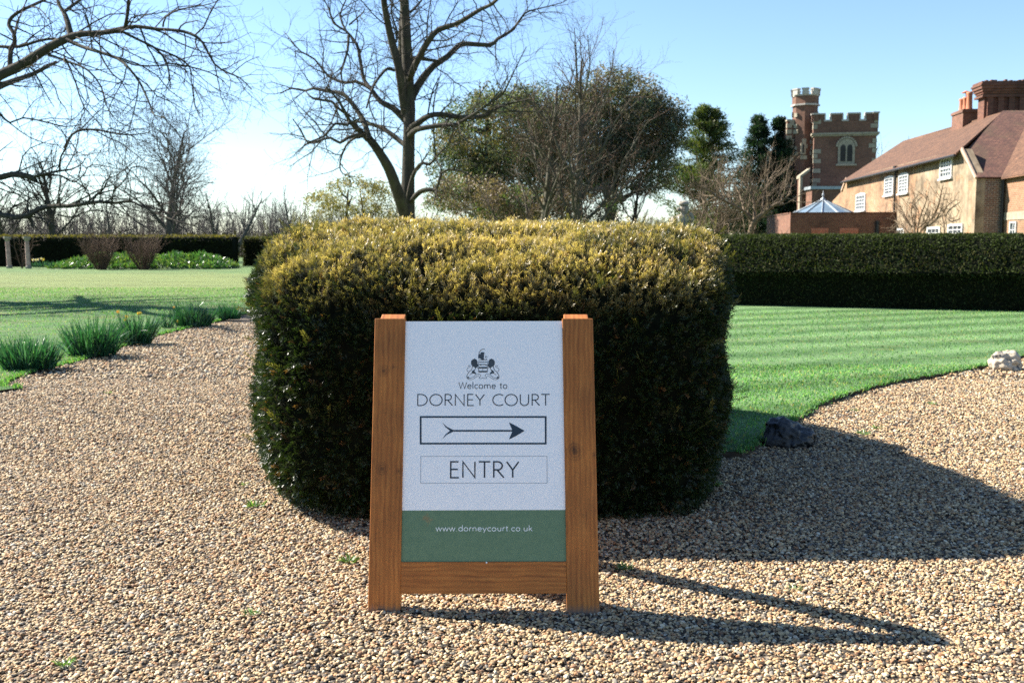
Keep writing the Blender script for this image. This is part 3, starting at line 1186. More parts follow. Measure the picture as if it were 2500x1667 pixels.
# ------------------------------------------------------------------ clipped hedges
def hedge(name, line, prof, label, cols, n_cards, size, cat="hedge", group=None, top_tip=None, endcap=True):
    """line: 2d points of the front foot; prof: [(offset back, z)...] cross-section from the foot up and over"""
    line = [np.asarray(p, float) for p in line]
    root = empty(name, (line[0][0], line[0][1], 0), label, cat, group)
    Ls = smooth_line(line, .5)
    E = np.array(Ls)
    d = np.gradient(E, axis=0)
    d = unit(d)
    nb = np.stack((-d[:, 1], d[:, 0]), 1)               # to the left of travel = back when travelling rightwards
    k = len(prof)
    V = np.zeros((len(E), k, 3))
    for j, (o, z) in enumerate(prof):
        V[:, j, :2] = E + nb * o
        V[:, j, 2] = z
    flat = V.reshape(-1, 3)
    flat = flat + (lump(flat, 1.3, 5) * .035)[:, None] * np.array((.3, 1, .6))
    V = flat.reshape(len(E), k, 3)
    Fa = np.array([(i * k + j, (i + 1) * k + j, (i + 1) * k + j + 1, i * k + j + 1) for i in range(len(E) - 1) for j in range(k - 1)])
    ends = [np.array([list(range(k))[::-1]]), np.array([[(len(E) - 1) * k + j for j in range(k)]])]
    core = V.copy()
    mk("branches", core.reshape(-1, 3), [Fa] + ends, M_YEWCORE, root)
    # leaf cards over every face, by area
    A, B, C_, D = (V.reshape(-1, 3)[Fa[:, i]] for i in range(4))
    if endcap:
        xs = [a for a in ends]
        for en, sgn in ((0, -1), (len(E) - 1, 1)):
            a0 = V[en]
            for j in range(k // 2):
                jj = k - 1 - j
                if jj - 1 > j:
                    A = np.vstack((A, a0[j]))
                    B = np.vstack((B, a0[jj]))
                    C_ = np.vstack((C_, a0[jj - 1]))
                    D = np.vstack((D, a0[j + 1]))
    nrm = np.cross(B - A, D - A) + np.cross(D - C_, B - C_)
    ar = np.linalg.norm(nrm, axis=1)
    nrm = unit(nrm)
    pick = NR.choice(len(ar), n_cards, p=ar / ar.sum())
    s, t = NR.uniform(0, 1, (2, n_cards, 1))
    P = (A[pick] * (1 - s) + B[pick] * s) * (1 - t) + (D[pick] * (1 - s) + C_[pick] * s) * t
    N = nrm[pick]
    cen = np.array((E[:, 0].mean(), E[:, 1].mean(), .8))
    mid = E[np.clip((pick // max(1, (k - 1))), 0, len(E) - 1)]
    depth = prof[-1][0]
    cenl = np.c_[mid + nb[np.clip((pick // max(1, (k - 1))), 0, len(E) - 1)] * depth * .5, np.full(n_cards, prof[k // 2][1] * .6)]
    flip = ((P - cenl) * N).sum(1) < 0
    N[flip] *= -1
    Dn = unit(N * .6 + rnd_dirs(n_cards) * .8 + np.array((0, 0, .15)))
    Un = unit(np.cross(Dn, rnd_dirs(n_cards)))
    cols = np.asarray(cols)
    c = cols[NR.integers(0, len(cols), n_cards)] * NR.uniform(.6, 1.4, (n_cards, 1))
    patch = np.clip(.5 + .5 * lump(P, 1.1, 33), 0, 1)[:, None]
    c = c * (.75 + .5 * patch)
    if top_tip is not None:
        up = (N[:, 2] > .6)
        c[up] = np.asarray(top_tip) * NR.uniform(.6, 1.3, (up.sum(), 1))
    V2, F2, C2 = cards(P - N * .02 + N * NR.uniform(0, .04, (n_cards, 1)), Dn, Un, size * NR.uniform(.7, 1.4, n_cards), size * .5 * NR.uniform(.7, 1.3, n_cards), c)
    mk("foliage", V2, F2, M_HEDGE, root, col=C2, uv=False)
    return root


h0 = dpt(1560, 703)[:2]
h1 = dpt(1680, 705)[:2]
h2 = dpt(2352, 721)[:2]
dirh = (h2 - h1) / np.linalg.norm(h2 - h1)
hedge("long_hedge", [h1 - dirh * 4.0, h1, h2, h2 + dirh * 9],
      [(.20, 0), (.17, .45), (.10, .78), (-.10, .87), (-.02, .98), (.26, 1.38), (.46, 1.61), (.62, 1.69), (1.3, 1.70), (1.5, 1.4), (1.5, 0)],  # undercut foot shaped for shade, upper face leaned back to catch sun
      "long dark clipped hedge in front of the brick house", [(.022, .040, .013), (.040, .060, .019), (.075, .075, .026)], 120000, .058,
      top_tip=(.055, .075, .022))  # upward leaves coloured lighter, adding to the sun on the top

l0 = np.array((-40.0, 68.5))
hedge("far_hedge", [(-44, 66), at(250 / .9408, 612 / .9408, 67)[:2], at(536 / .9408, 612 / .9408, 67)[:2]],
      [(0, 0), (.0, .6), (-.02, 1.7), (.08, 1.93), (.25, 2.0), (1.1, 2.05), (1.3, 1.8), (1.3, 0)],
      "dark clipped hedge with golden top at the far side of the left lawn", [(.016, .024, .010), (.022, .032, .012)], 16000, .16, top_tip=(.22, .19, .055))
hedge("far_hedge", [at(561 / .9408, 612 / .9408, 69)[:2], at(700 / .9408, 612 / .9408, 69)[:2], at(840 / .9408, 612 / .9408, 69)[:2]],
      [(0, 0), (.0, .6), (-.02, 1.7), (.08, 1.85), (.25, 1.92), (1.1, 1.95), (1.3, 1.8), (1.3, 0)],
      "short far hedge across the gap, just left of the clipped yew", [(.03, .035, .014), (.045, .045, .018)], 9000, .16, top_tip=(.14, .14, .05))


# ------------------------------------------------------------------ the brick house
def c5(x, y):
    """the 1760 px wide view of the house -> photograph pixels"""
    return 1950 + x / 3.2, 150 + y / 3.2


def c4(x, y):
    """the 2045 px wide view of the tower -> photograph pixels"""
    return 1600 + x / 3.408, 180 + y / 3.408


Z = np.array((0, 0, 1.0))


def window(parent, O, e, n, w, h, cols, rows, mat=None, sill=True, frame=.055, arched=False, pane_mat=None, bar=.022):
    """sash window standing proud of the wall; O = lower left corner, e along, n outward"""
    mat = mat or M_WHITE
    fr = MB()
    ax = (e, n, Z)
    c = O + e * w / 2

    def bar_(u0, u1, v0, v1, out, th):
        fr.box(O + e * (u0 + u1) / 2 + Z * (v0 + v1) / 2 + n * (out + th / 2), (u1 - u0, th, v1 - v0), ax)

    bar_(0, frame, 0, h, .003, .06)
    bar_(w - frame, w, 0, h, .003, .06)
    bar_(frame, w - frame, 0, frame, .003, .058)
    bar_(frame, w - frame, h - frame, h, .003, .058)
    for i in range(1, cols):
        u = frame + (w - 2 * frame) * i / cols
        bar_(u - bar / 2, u + bar / 2, frame, h - frame, .012, .03)
    for j in range(1, rows):
        v = frame + (h - 2 * frame) * j / rows
        b2 = bar * (1.7 if j == rows // 2 else 1) / 2
        bar_(frame, w - frame, v - b2, v + b2, .010, .034)
    if arched:
        pts = [O + e * (w * (i / 10)) + Z * (h + .07 * math.sin(PI * i / 10)) + n * .003 for i in range(11)]
        fr.prism(pts, n * .055)
    f = fr.build("window", mat, parent)
    pm = MB()
    pm.box(c + Z * h / 2 + n * .008, (w - .04, .008, h - .04), ax)
    pm.build("pane", pane_mat or M_GLASS, f)
    if sill:
        sm = MB()
        sm.box(c + n * .06 - Z * .035, (w + .14, .12, .07), ax)
        sm.build("sill", M_WHITE, f)
    return f


def pipe(parent, pts, r, mat=M_BLACK, name="drainpipe"):
    mb = MB()
    for a, b in zip(pts[:-1], pts[1:]):
        mb.cyl(a, b, r, r, 8)
    return mb.build(name, mat, parent, smooth=False)


def house():
    A = at(*c5(1378, 1150), 40.0)
    A[2] = 0
    d = ray(1430, HOR)
    d = unit(np.array((d[0], d[1], 0)))
    nin = np.array((d[1], -d[0], 0))
    out = -nin

    def wp(x, y, off=0.0):
        return on_plane(*c5(x, y), A + nin * off, nin)

    def flat(p):
        q = p.copy()
        q[2] = 0
        return q

    root = empty("brick_house", A, "old brick house with limewashed wall and clay tiled roof behind the long hedge", "house")
    A1, A2, F2, G, H = wp(1385, 905), wp(1285, 685), wp(375, 915), wp(340, 1010), wp(262, 1095)
    A1[:2] = A[:2]
    poly = [A, A1, A2, F2, G, H, flat(H)]
    mb = MB()
    mb.prism(poly, nin * .35)
    mb.build("wall", M_HOUSE, root)
    # end wall facing the drive
    E1 = on_plane(*c5(1612, 892), A, d)
    E1 = A1 + nin * np.dot(E1 - A1, nin)
    mb = MB()
    s0 = A + nin * .002 + d * .004
    mb.prism([s0, flat(E1) + d * .004 + nin * 3, E1 + d * .004 + nin * 3, A1 + nin * .002 + d * .004], d * .3)
    w_end = mb.build("end_wall", M_BRICK_DARK, root)
    w_end["label"] = "shaded end wall of dark weathered brick"
    # main roof
    W = 3.3
    R1, R2 = on_plane(*c5(1592, 395), A + nin * W, nin), on_plane(*c5(815, 622), A + nin * W, nin)
    ov = out * .28 - Z * .16
    T = np.array((0, 0, -.10))
    # the roof sags a little between its ends
    n = 14
    V, Fq = [], []
    for i in range(n + 1):
        t = i / n
        sag = -.10 * math.sin(PI * t)
        V.append((A2 + ov) * (1 - t) + (F2 + ov) * t + Z * (sag * .4))
        V.append(R1 * (1 - t) + R2 * t + Z * sag)
    V = np.array(V)
    m = len(V)
    Fq = [(2 * i, 2 * i + 2, 2 * i + 3, 2 * i + 1) for i in range(n)]
    Fq2 = [(a + m, b + m, c + m, e + m)[::-1] for a, b, c, e in Fq]
    edge = [(0, 1, m + 1, m), (2 * n, m + 2 * n, m + 2 * n + 1, 2 * n + 1)] + [(2 * i, m + 2 * i, m + 2 * i + 2, 2 * i + 2) for i in range(n)]
    mb = MB()
    mb.add(np.vstack((V, V + T)), Fq + Fq2 + edge)
    roof = mb.build("roof", M_TILES, root)
    # hip: the far end falls from the ridge to the eave, a back slope closes the house
    mb = MB()
    back = nin * (2 * W)
    mb.prism([R1, R2, F2 + back, A2 + back], T * 1.01)
    mb.prism([R2, F2 + ov, F2 + back], T)
    mb.build("roof_slope", M_TILES, root)
    # near slope facing the drive with its valley
    N0 = np.cross(A2 - A1, R1 - A1)
    N0 = unit(np.cross(E1 - A1, R1 - A1))
    V1 = on_plane(*c5(1760, 560), A1, N0)
    V2 = E1 + (V1 - E1) * 1.55
    RR = R1 + nin * 7
    lowA = A1 - d * .10 - Z * .06
    lowE = E1 - d * .10 - Z * .06
    mb = MB()
    A2n = A2 - N0 * np.dot(A2 - A1, N0)
    mb.prism([lowA, lowE, V2, RR, R1, A2n], N0 * (.06 if N0[2] > 0 else -.06))
    sl = mb.build("roof_slope", M_TILES_MOSSY, root)
    sl["label"] = "dark mossy slope of the roof facing the drive"
    # wing coming towards the drive
    mb = MB()
    ov2 = out * .2 - Z * .10
    mb.prism([E1 + ov2, E1 + ov2 - d * 7, V2 - d * 7, V2], Z * .08)
    mb.build("roof_slope", M_TILES, root)
    mb = MB()
    B = flat(E1)
    mb.prism([B, B - d * 7, E1 - d * 7 - Z * .02, E1 - Z * .02], nin * .3)
    wing = mb.build("wing_wall", M_BRICK_ORANGE, root)

    def gp(x, y):
        return on_plane(*c5(x, y), B, nin)

    p, q = gp(1652, 1385), gp(1708, 1250)
    so = np.dot(p - B, -d)
    window(root, B - d * so + Z * 1.2, -d, out, abs(np.dot(q - p, d)), q[2] - 1.2, 2, 4)
    mb = MB()
    mb.box(B - d * 3.5 + Z * (q[2] + .22) + out * .012, (7, .03, .30), (d, out, Z))
    mb.build("stone_band", M_LIME, root)
    pipe(root, [B + out * .10 - d * .12 + Z * 0, B + out * .10 - d * .12 + Z * (E1[2] - .1)], .06)
    # verge boards
    for a, b in ((A1, A2), (F2, G)):
        mb = MB()
        ax = unit(b - a)
        mb.box((a + b) / 2 + out * .04, (np.linalg.norm(b - a) + .1, .07, .10), (ax, out, np.cross(ax, out)))
        mb.build("verge_board", M_WHITE_STONE, root)
    # low dark roof beyond the far gable
    mb = MB()
    mb.prism([F2 - Z * .12 + nin * .1, G - Z * .02 + d * .25 + nin * .1, H + d * .3 + Z * .05 + nin * .1, H + d * .3 - Z * .22 + nin * .1, G + d * .25 - Z * .3 + nin * .1, F2 - Z * .4 + nin * .1], nin * 4)
    mb.build("lean_to_roof", M_TILES_MOSSY, root)
    # gutter and downpipes
    a, b = A2 + ov + out * .05 - Z * .09, F2 + ov + out * .05 - Z * .09
    pipe(root, [a, b], .055, name="gutter")
    t = wp(757, 860, -.09)
    pipe(root, [t, flat(t)], .055)
    mb = MB()
    mb.box(t + Z * .12, (.24, .2, .28), (d, out, Z))
    mb.build("hopper", M_BLACK, root)
    # windows: corners read off the enlarged view
    for x0, x1, y0, y1, cols, rows, arch in (
            (455, 522, 1035, 1165, 3, 4, True), (680, 742, 900, 1045, 2, 5, True), (790, 858, 878, 1030, 3, 5, True), (1115, 1200, 750, 912, 4, 4, False),
            (668, 732, 1303, 1420, 3, 3, True), (776, 826, 1300, 1420, 2, 3, False), (1012, 1106, 1290, 1420, 3, 3, False), (1175, 1281, 1266, 1420, 3, 4, False)):
        lo, hi = wp(x1, y1), wp(x0, y0)
        z1 = wp((x0 + x1) / 2, (y0 + y0) / 2 + 4)[2]
        z0 = wp((x0 + x1) / 2, y1)[2]
        O = hi.copy()
        O[2] = z0
        window(root, O, -d, out, np.dot(hi - lo, d), z1 - z0, cols, rows, arched=arch, frame=.09, bar=.035,
               pane_mat=M_GLASS if y1 > 1400 or x0 > 1100 else M_BLIND)
    # small chimney with three pots
    c = on_plane(*c5(1300, 440), A + nin * W, nin)
    c[2] = 0
    zt = on_plane(*c5(1310, 385), A + nin * W, nin)[2]
    zb = R1[2] - 1.6
    ch = MB()
    ax = (d, nin, Z)
    L_, B_ = 1.5, .75
    ch.box(c + Z * (zb + zt) / 2, (L_, B_, zt - zb), ax)
    ch.box(c + Z * (zt - .10), (L_ + .10, B_ + .10, .12), ax)
    chim = ch.build("chimney", M_BRICK_RED, roof)
    for i in range(3):
        pb = MB()
        o = c + d * (-.48 + .48 * i) + Z * zt
        hgt = .85 if i == 0 else .66
        pb.lathe(o, [(.17, 0), (.145, .08), (.125, hgt * .8), (.155, hgt * .88), (.15, hgt), (.10, hgt)], 12)
        if i == 1:
            pb.lathe(o, [(.02, hgt), (.02, hgt + .2), (.24, hgt + .22), (.03, hgt + .32)], 10)
        pb.build("chimney_pot", M_POT, chim, smooth=True)
    # the great corbelled stack
    pl = A + nin * (W + .9)
    c = on_plane(*c5(1592, 300), pl, nin)
    c[2] = 0
    depth = c[1]
    zt = at(*c5(1600, 168), depth)[2]
    zb = R1[2] - 2
    g = MB()
    bw, bl = 1.95, .75
    zn = at(*c5(1600, 290), depth)[2]
    zc = at(*c5(1600, 262), depth)[2]
    g.box(c + Z * (zb + zc) / 2, (bl, bw, zc - zb), ax)
    for i in range(4):                                   # ribs up the face
        o = c + nin * (-bw / 2 + bw * (i + .5) / 4)
        g.box(o + Z * (zb + zn) / 2, (bl + .22, .26, zn - zb), ax)
    for k, (z0, z1, ex) in enumerate(((zn, zn + .10, .30), (zn + .10, zn + .24, .14), (zc, zc + .10, .22), (zc + .10, zc + .22, .34), (zc + .22, zc + .36, .46), (zc + .36, zt - .12, .55), (zt - .12, zt, .44))):
        g.box(c + Z * (z0 + z1) / 2, (bl + ex, bw + ex, z1 - z0), ax)
    r = random.Random(4)
    for i in range(26):                                  # crumbling top course
        g.box(c + nin * r.uniform(-1, 1) + d * r.uniform(-.45, .45) + Z * (zt + .03), (.22, .11, .06 + r.uniform(0, .05)), ax)
    st = g.build("chimney_stack", M_BRICK_CHIM, root)
    st["label"] = "great corbelled brick stack"
    return A, d, nin


M_BLIND = plain("pale_window_glass_mat", (.13, .15, .17), .12, .25, 3, spec=.8)
HA, HDIR, HIN = house()


def outbuilding():
    K = at(*c4(1125, 1165), 50.5)
    zt = K[2]
    K = np.array((K[0], K[1], 0))
    d, e = HDIR, HIN
    # right end meets the house wall
    L = np.dot(HA - K, e) - .02
    back = 6.6
    root = empty("garden_pavilion", K, "low brick building with glass pyramid roof beside the house", "outbuilding")
    mb = MB()
    th = .3
    mb.prism([K, K + e * L, K + e * L + Z * zt, K + Z * zt], d * th)
    mb.prism([K + d * th, K + d * back, K + d * back + Z * zt, K + d * th + Z * zt], e * th)
    mb.prism([K + d * back + e * th, K + d * back + e * L, K + d * back + e * L + Z * zt, K + d * back + e * th + Z * zt], -d * th)
    mb.build("wall", M_BRICK_RED, root)
    mb = MB()
    mb.box(K + e * L / 2 + d * th / 2 + Z * (zt + .035), (L, th + .06, .065), (e, d, Z))
    mb.box(K + d * (back / 2 + th / 2 + .04) + e * th / 2 + Z * (zt + .034), (th + .06, back - th, .064), (e, d, Z))
    mb.build("coping", M_BRICK_CHIM, root)
    mb = MB()
    mb.box(K + e * (L / 2 + th / 2) + d * back / 2 + Z * (zt - .25), (L - th - .01, back - 2 * th - .01, .1), (e, d, Z))
    mb.build("flat_roof", M_LEAD, root)
    for x0, x1 in ((1297, 1440), (1533, 1690)):
        a, b = on_plane(*c4(x0, 1290), K, d), on_plane(*c4(x1, 1290), K, d)
        z1 = on_plane(*c4(x0, 1285), K, d)[2]
        mb = MB()
        mb.box((a + b) / 2 * (1, 1, 0) + Z * (z1 / 2 + .2) - d * .006, (abs(np.dot(b - a, e)), .02, z1 - .4), (e, d, Z))
        p = mb.build("brick_infill", M_BRICK_PATCH, root)
    # glass pyramid
    c = K + e * 2.9 + d * 3.1
    ap = at(*c4(1395, 1048), c[1])
    c[0] = ap[0]
    r, h0 = 2.05, zt - .12
    n = 12
    ring = [c + np.array((math.cos(t), math.sin(t), 0)) * r + Z * h0 for t in np.arange(n) * 2 * PI / n + .2]
    A = c + Z * ap[2]
    mb = MB()
    mb.add(np.array(ring + [A]), [(i, (i + 1) % n, n) for i in range(n)])
    gl = mb.build("glass_roof", M_GLASS_SKY, root)
    rb = MB()
    for q in ring:
        rb.cyl(q + Z * .02, A + Z * .02, .035, .03, 6)
    for i in range(n):
        rb.cyl(ring[i], ring[(i + 1) % n], .05, .05, 6)
    rb.build("glazing_bars", M_LEAD, gl)
    f = MB()
    f.lathe(A, [(.14, -.03), (.13, .05), (.05, .10), (.03, .16), (.075, .22), (.05, .30), (.015, .36), (.012, .48)], 10)
    f.build("finial", M_LEAD, gl, smooth=True)
    t = on_plane(*c4(1850, 1225), K - d * .08, d)
    pipe(root, [t, t * (1, 1, 0)], .11)


outbuilding()


def tower():
    Y0 = 84.0
    T = at(*c4(1310, 900), Y0)
    T[2] = 0
    ph = math.radians(11.0)
    u = np.array((math.cos(ph), -math.sin(ph), 0))
    v = np.array((math.sin(ph), math.cos(ph), 0))
    Wd = np.dot(on_plane(*c4(1838, 600), T, v) - T, u)
    root = empty("church_tower", T, "square brick church tower with battlements and octagonal stair turret", "church tower")

    def tz(y):
        return at(*c4(1400, y), Y0)[2]

    zb, zt, zs = tz(402), tz(335), tz(505)
    ax = (u, v, Z)
    mb = MB()
    mb.box(T + u * Wd / 2 + v * Wd / 2 + Z * (zb - .5) / 2, (Wd, Wd, zb - .5), ax)
    for o, s in ((u * Wd / 2 + v * .2, (Wd + .16, .56)), (u * Wd / 2 + v * (Wd - .2), (Wd + .16, .56))):
        mb.box(T + o + Z * (zs + zb) / 2 + Z * .02, (s[0], s[1], zb - zs), ax)
    for o in (u * .2, u * (Wd - .2)):
        mb.box(T + o + v * Wd / 2 + Z * (zs + zb) / 2 + Z * .02, (.558, Wd - .8, zb - zs), ax)
    wall = mb.build("wall", M_BRICK_TOWER, root)
    mb = MB()
    cp = MB()
    xs = [(1310, 1408), (1462, 1555), (1604, 1700), (1750, 1838)]
    fr = [np.dot(on_plane(*c4(a, 360), T, v) - T, u) for p in xs for a in p]
    mw = [(fr[i] - (.08 if i == 0 else 0), fr[i + 1] + (.08 if i == 6 else 0)) for i in (0, 2, 4, 6)]
    for face in range(4):
        for a, b in mw:
            if face == 0:
                o, sz = T + u * (a + b) / 2 + v * .1, (b - a, .38)
            elif face == 1:
                o, sz = T + v * (a + b) / 2 + u * .1, (.379, b - a)
            elif face == 2:
                o, sz = T + u * (a + b) / 2 + v * (Wd - .1), (b - a, .381)
            else:
                o, sz = T + v * (a + b) / 2 + u * (Wd - .1), (.382, b - a)
            mb.box(o + Z * (zb + zt - .12) / 2 + Z * .03, (sz[0], sz[1], zt - .12 - zb), ax)
            cp.box(o + Z * (zt - .04 + face * .004), (sz[0] + .12, sz[1] + .12, .12), ax)
        for (a, b), (a2, b2) in zip(mw[:-1], mw[1:]):
            m_, w_ = (b + a2) / 2, a2 - b + .10
            o = {0: u * m_ + v * .1, 1: v * m_ + u * .1, 2: u * m_ + v * (Wd - .1), 3: v * m_ + u * (Wd - .1)}[face]
            s = (w_, .5) if face in (0, 2) else (.5, w_)
            cp.box(T + o + Z * (zb + .06 + face * .004), (s[0], s[1], .14), ax)
            for sd in (-1, 1):
                o2 = o + (u if face in (0, 2) else v) * sd * (w_ / 2 - .09)
                cp.box(T + o2 + Z * (zb + zt) / 2, (.10, .46, zt - zb - .1) if face in (0, 2) else (.46, .10, zt - zb - .1), ax)
    mb.build("merlons", M_BRICK_TOWER, wall)
    cp.build("coping", M_LIME_PALE, wall)
    mb = MB()
    mb.box(T + u * Wd / 2 + v * Wd / 2 + Z * zs, (Wd + .42, Wd + .42, .16), ax)
    mb.box(T + u * Wd / 2 + v * Wd / 2 + Z * (zs - .14), (Wd + .22, Wd + .22, .12), ax)
    mb.build("string_course", M_LIME, wall)
    # quoins up both corners
    q = MB()
    r = random.Random(8)
    z = .4
    i = 0
    while z < zt - .3:
        h = .34
        if abs(z - zs) > .25:
            a, b = ((.62, .34), (.34, .62))[i % 2]
            if r.random() > .25:
                ex = .03 if z < zs else .11
                q.box(T + u * (a / 2 - ex) + v * (b / 2 - ex) + Z * z, (a, b, h), ax)
            if r.random() > .3:
                ex = .03 if z < zs else .11
                q.box(T + u * (Wd - b / 2 + ex) + v * (a / 2 - ex) + Z * z, (b, a, h), ax)
        z += h + .06
        i += 1
    q.build("quoins", M_LIME, wall)
    # two-light belfry window
    c0 = on_plane(*c4(1588, 660), T, v)
    uc = np.dot(c0 - T, u)
    zw0, zw1 = tz(758), tz(548)
    hw = np.dot(on_plane(*c4(1658, 660), T, v) - on_plane(*c4(1518, 660), T, v), u) / 2
    wf = MB()

    def wpnt(a, z, o=0.0):
        return T + u * (uc + a) + Z * z - v * o

    arch = [(hw, zw0), (hw, zw1 - hw * .95)] + [(hw * math.cos(t), zw1 - hw * .95 + hw * .95 * math.sin(t)) for t in np.linspace(.15, PI - .15, 11)] + [(-hw, zw1 - hw * .95), (-hw, zw0)]
    wf.prism([wpnt(a, z, .02) for a, z in arch], -v * .10)
    win = wf.build("window", M_LIME, root)
    for s in (-1, 1):
        lm = MB()
        lw = hw * .31
        cx = s * hw * .40
        zz = zw1 - hw * 1.15
        pts = [(cx + lw, zw0 + .22), (cx + lw, zz)] + [(cx + lw * math.cos(t), zz + lw * 1.35 * math.sin(t)) for t in np.linspace(.2, PI - .2, 9)] + [(cx - lw, zz), (cx - lw, zw0 + .22)]
        lm.prism([wpnt(a, z, .125) for a, z in pts], -v * .012)
        k = 0
        zl = zw0 + .35
        while zl < zz:
            lm.box(wpnt(cx, zl, .15), (lw * 1.9, .05, .05), ax)
            zl += .2
        lm.build("louvre", M_LOUVRE, win)
    sm = MB()
    sm.box(wpnt(0, zw0 - .06, .16), (hw * 2 + .3, .3, .14), ax)
    sm.build("sill", M_LIME, win)
    hd = MB()
    for t in np.linspace(.1, PI - .1, 13):
        hd.box(wpnt((hw + .1) * math.cos(t), zw1 - hw * .95 + (hw * .95 + .1) * math.sin(t), .09), (.16, .16, .16), ax)
    hd.build("hood_mould", M_LIME, win)
    # stair turret
    tc = at(*c4(1244, 400), 86.0)
    tc[2] = 0
    tr = .5 * (at(*c4(1352, 240), 86)[0] - at(*c4(1138, 240), 86)[0])
    z1, z2, z3, z4 = (at(*c4(1244, y), 86)[2] for y in (268, 212, 140, 186))
    oct_ = [np.array((math.cos(t), math.sin(t), 0)) for t in np.arange(8) * PI / 4 + PI / 8 + .1]
    tm = MB()
    tm.prism([tc + o * tr * .95 for o in oct_], Z * z1)
    tm.prism([tc + o * tr + Z * (z1 + .01) for o in oct_], Z * (z4 - z1 - .05))
    tur = tm.build("stair_turret", M_BRICK_TOWER, root)
    sc = MB()
    sc.prism([tc + o * tr * 1.10 + Z * (z1 - .07) for o in oct_], Z * .14)
    sc.prism([tc + o * tr * 1.05 + Z * (z4 - .10) for o in oct_], Z * .13)
    for i in range(8):
        a, b = oct_[i] * tr * 1.0, oct_[(i + 1) % 8] * tr * 1.0
        m_ = a * .98
        t = unit(np.cross(Z, a))
        sc.box(tc + m_ * .97 + Z * (z4 + z3) / 2, (.30, .52, z3 - z4 + .02), (unit(a), t, Z))
        sc.box(tc + m_ * .97 + Z * z3, (.38, .62, .12), (unit(a), t, Z))
    sc.build("turret_parapet", M_LIME_PALE, tur)
    qs = MB()
    z = .4
    i = 0
    while z < z1 - .4:
        for k_, o in enumerate(oct_):
            if r.random() > .62:
                t = unit(np.cross(Z, o))
                qs.box(tc + o * tr * .93 + Z * (z + .12 * (k_ % 2)), (.14, .34 + .2 * ((i + k_) % 2), .34), (o, t, Z))
        z += .46
        i += 1
    qs.build("quoins", M_LIME, tur)
    sl = MB()
    lp = at(*c4(1230, 625), 84.9)
    fn = unit(np.array((-tc[0], -tc[1], 0)) / 86)
    po = tc + np.array((.16, -1, 0)) * tr * .88
    sl.box(np.array((lp[0], po[1] - .12, lp[2])), (.42, .12, .95))
    f = sl.build("slit_window", M_LIME, tur)
    s2 = MB()
    s2.box(np.array((lp[0], po[1] - .19, lp[2])), (.14, .03, .7))
    s2.build("slit", M_LOUVRE, f)
    # buttresses
    b = MB()
    x0, x1 = at(*c4(1083, 700), 86)[0], at(*c4(1140, 700), 86)[0]
    zt2 = at(*c4(1110, 400), 86)[2]
    b.box(((x0 + x1) / 2, 86.2, zt2 / 2), (x1 - x0, 1.0, zt2))
    bt = b.build("buttress", M_BRICK_TOWER, root)
    bc = MB()
    bc.box(((x0 + x1) / 2, 86.2, zt2 + .07), (x1 - x0 + .1, 1.1, .16))
    z = .5
    while z < zt2 - .3:
        if r.random() > .3:
            bc.box((x0 + .16, 85.78, z), (.42, .3, .36))
        if r.random() > .5:
            bc.box((x1 - .2, 85.77, z + .2), (.38, .3, .34))
        z += .5
    bc.build("stone_blocks", M_LIME, bt)
    b = MB()
    cx0, cx1 = at(*c4(1206, 1000), 83)[0], at(*c4(1282, 1000), 83)[0]
    za, zb2 = at(*c4(1245, 850), 83)[2], at(*c4(1275, 785), 83)[2]
    b.prism([(cx0, 83.0, 0), (cx1, 83.0, 0), (cx1, 83.0, zb2 - .2), (cx0, 83.0, za - .2)], (0, .9, 0))
    bt = b.build("buttress", M_BRICK_TOWER, root)
    bc = MB()
    bc.prism([(cx0 - .08, 82.95, za - .22), (cx1, 82.95, zb2 - .22), (cx1, 82.95, zb2), (cx0 - .08, 82.95, za)], (0, 1.0, 0))
    bc.box((cx0 + .03, 83.1, za / 2), (.20, .42, za - .3))
    bc.build("stone_blocks", M_LIME, bt)
    # low nave with a lead roof at its foot
    nv = MB()
    a0 = at(*c4(1305, 1000), 81.0)
    zr = at(*c4(1400, 962), 81.0)[2]
    nv.box((a0[0] + 4.0, 82.2, zr / 2), (8.0, 2.2, zr))
    n_ = nv.build("nave_wall", M_BRICK_RED, root)
    nr = MB()
    nr.box((a0[0] + 4.0, 82.2, zr + .12), (8.3, 2.5, .24))
    nr.build("lead_roof", M_LEAD, n_)


tower()


# ------------------------------------------------------------------ bare trees
def vadd(a, b, k=1.0):
    return (a[0] + b[0] * k, a[1] + b[1] * k, a[2] + b[2] * k)


def vun(a):
    l = math.sqrt(a[0] * a[0] + a[1] * a[1] + a[2] * a[2]) or 1e-9
    return (a[0] / l, a[1] / l, a[2] / l)


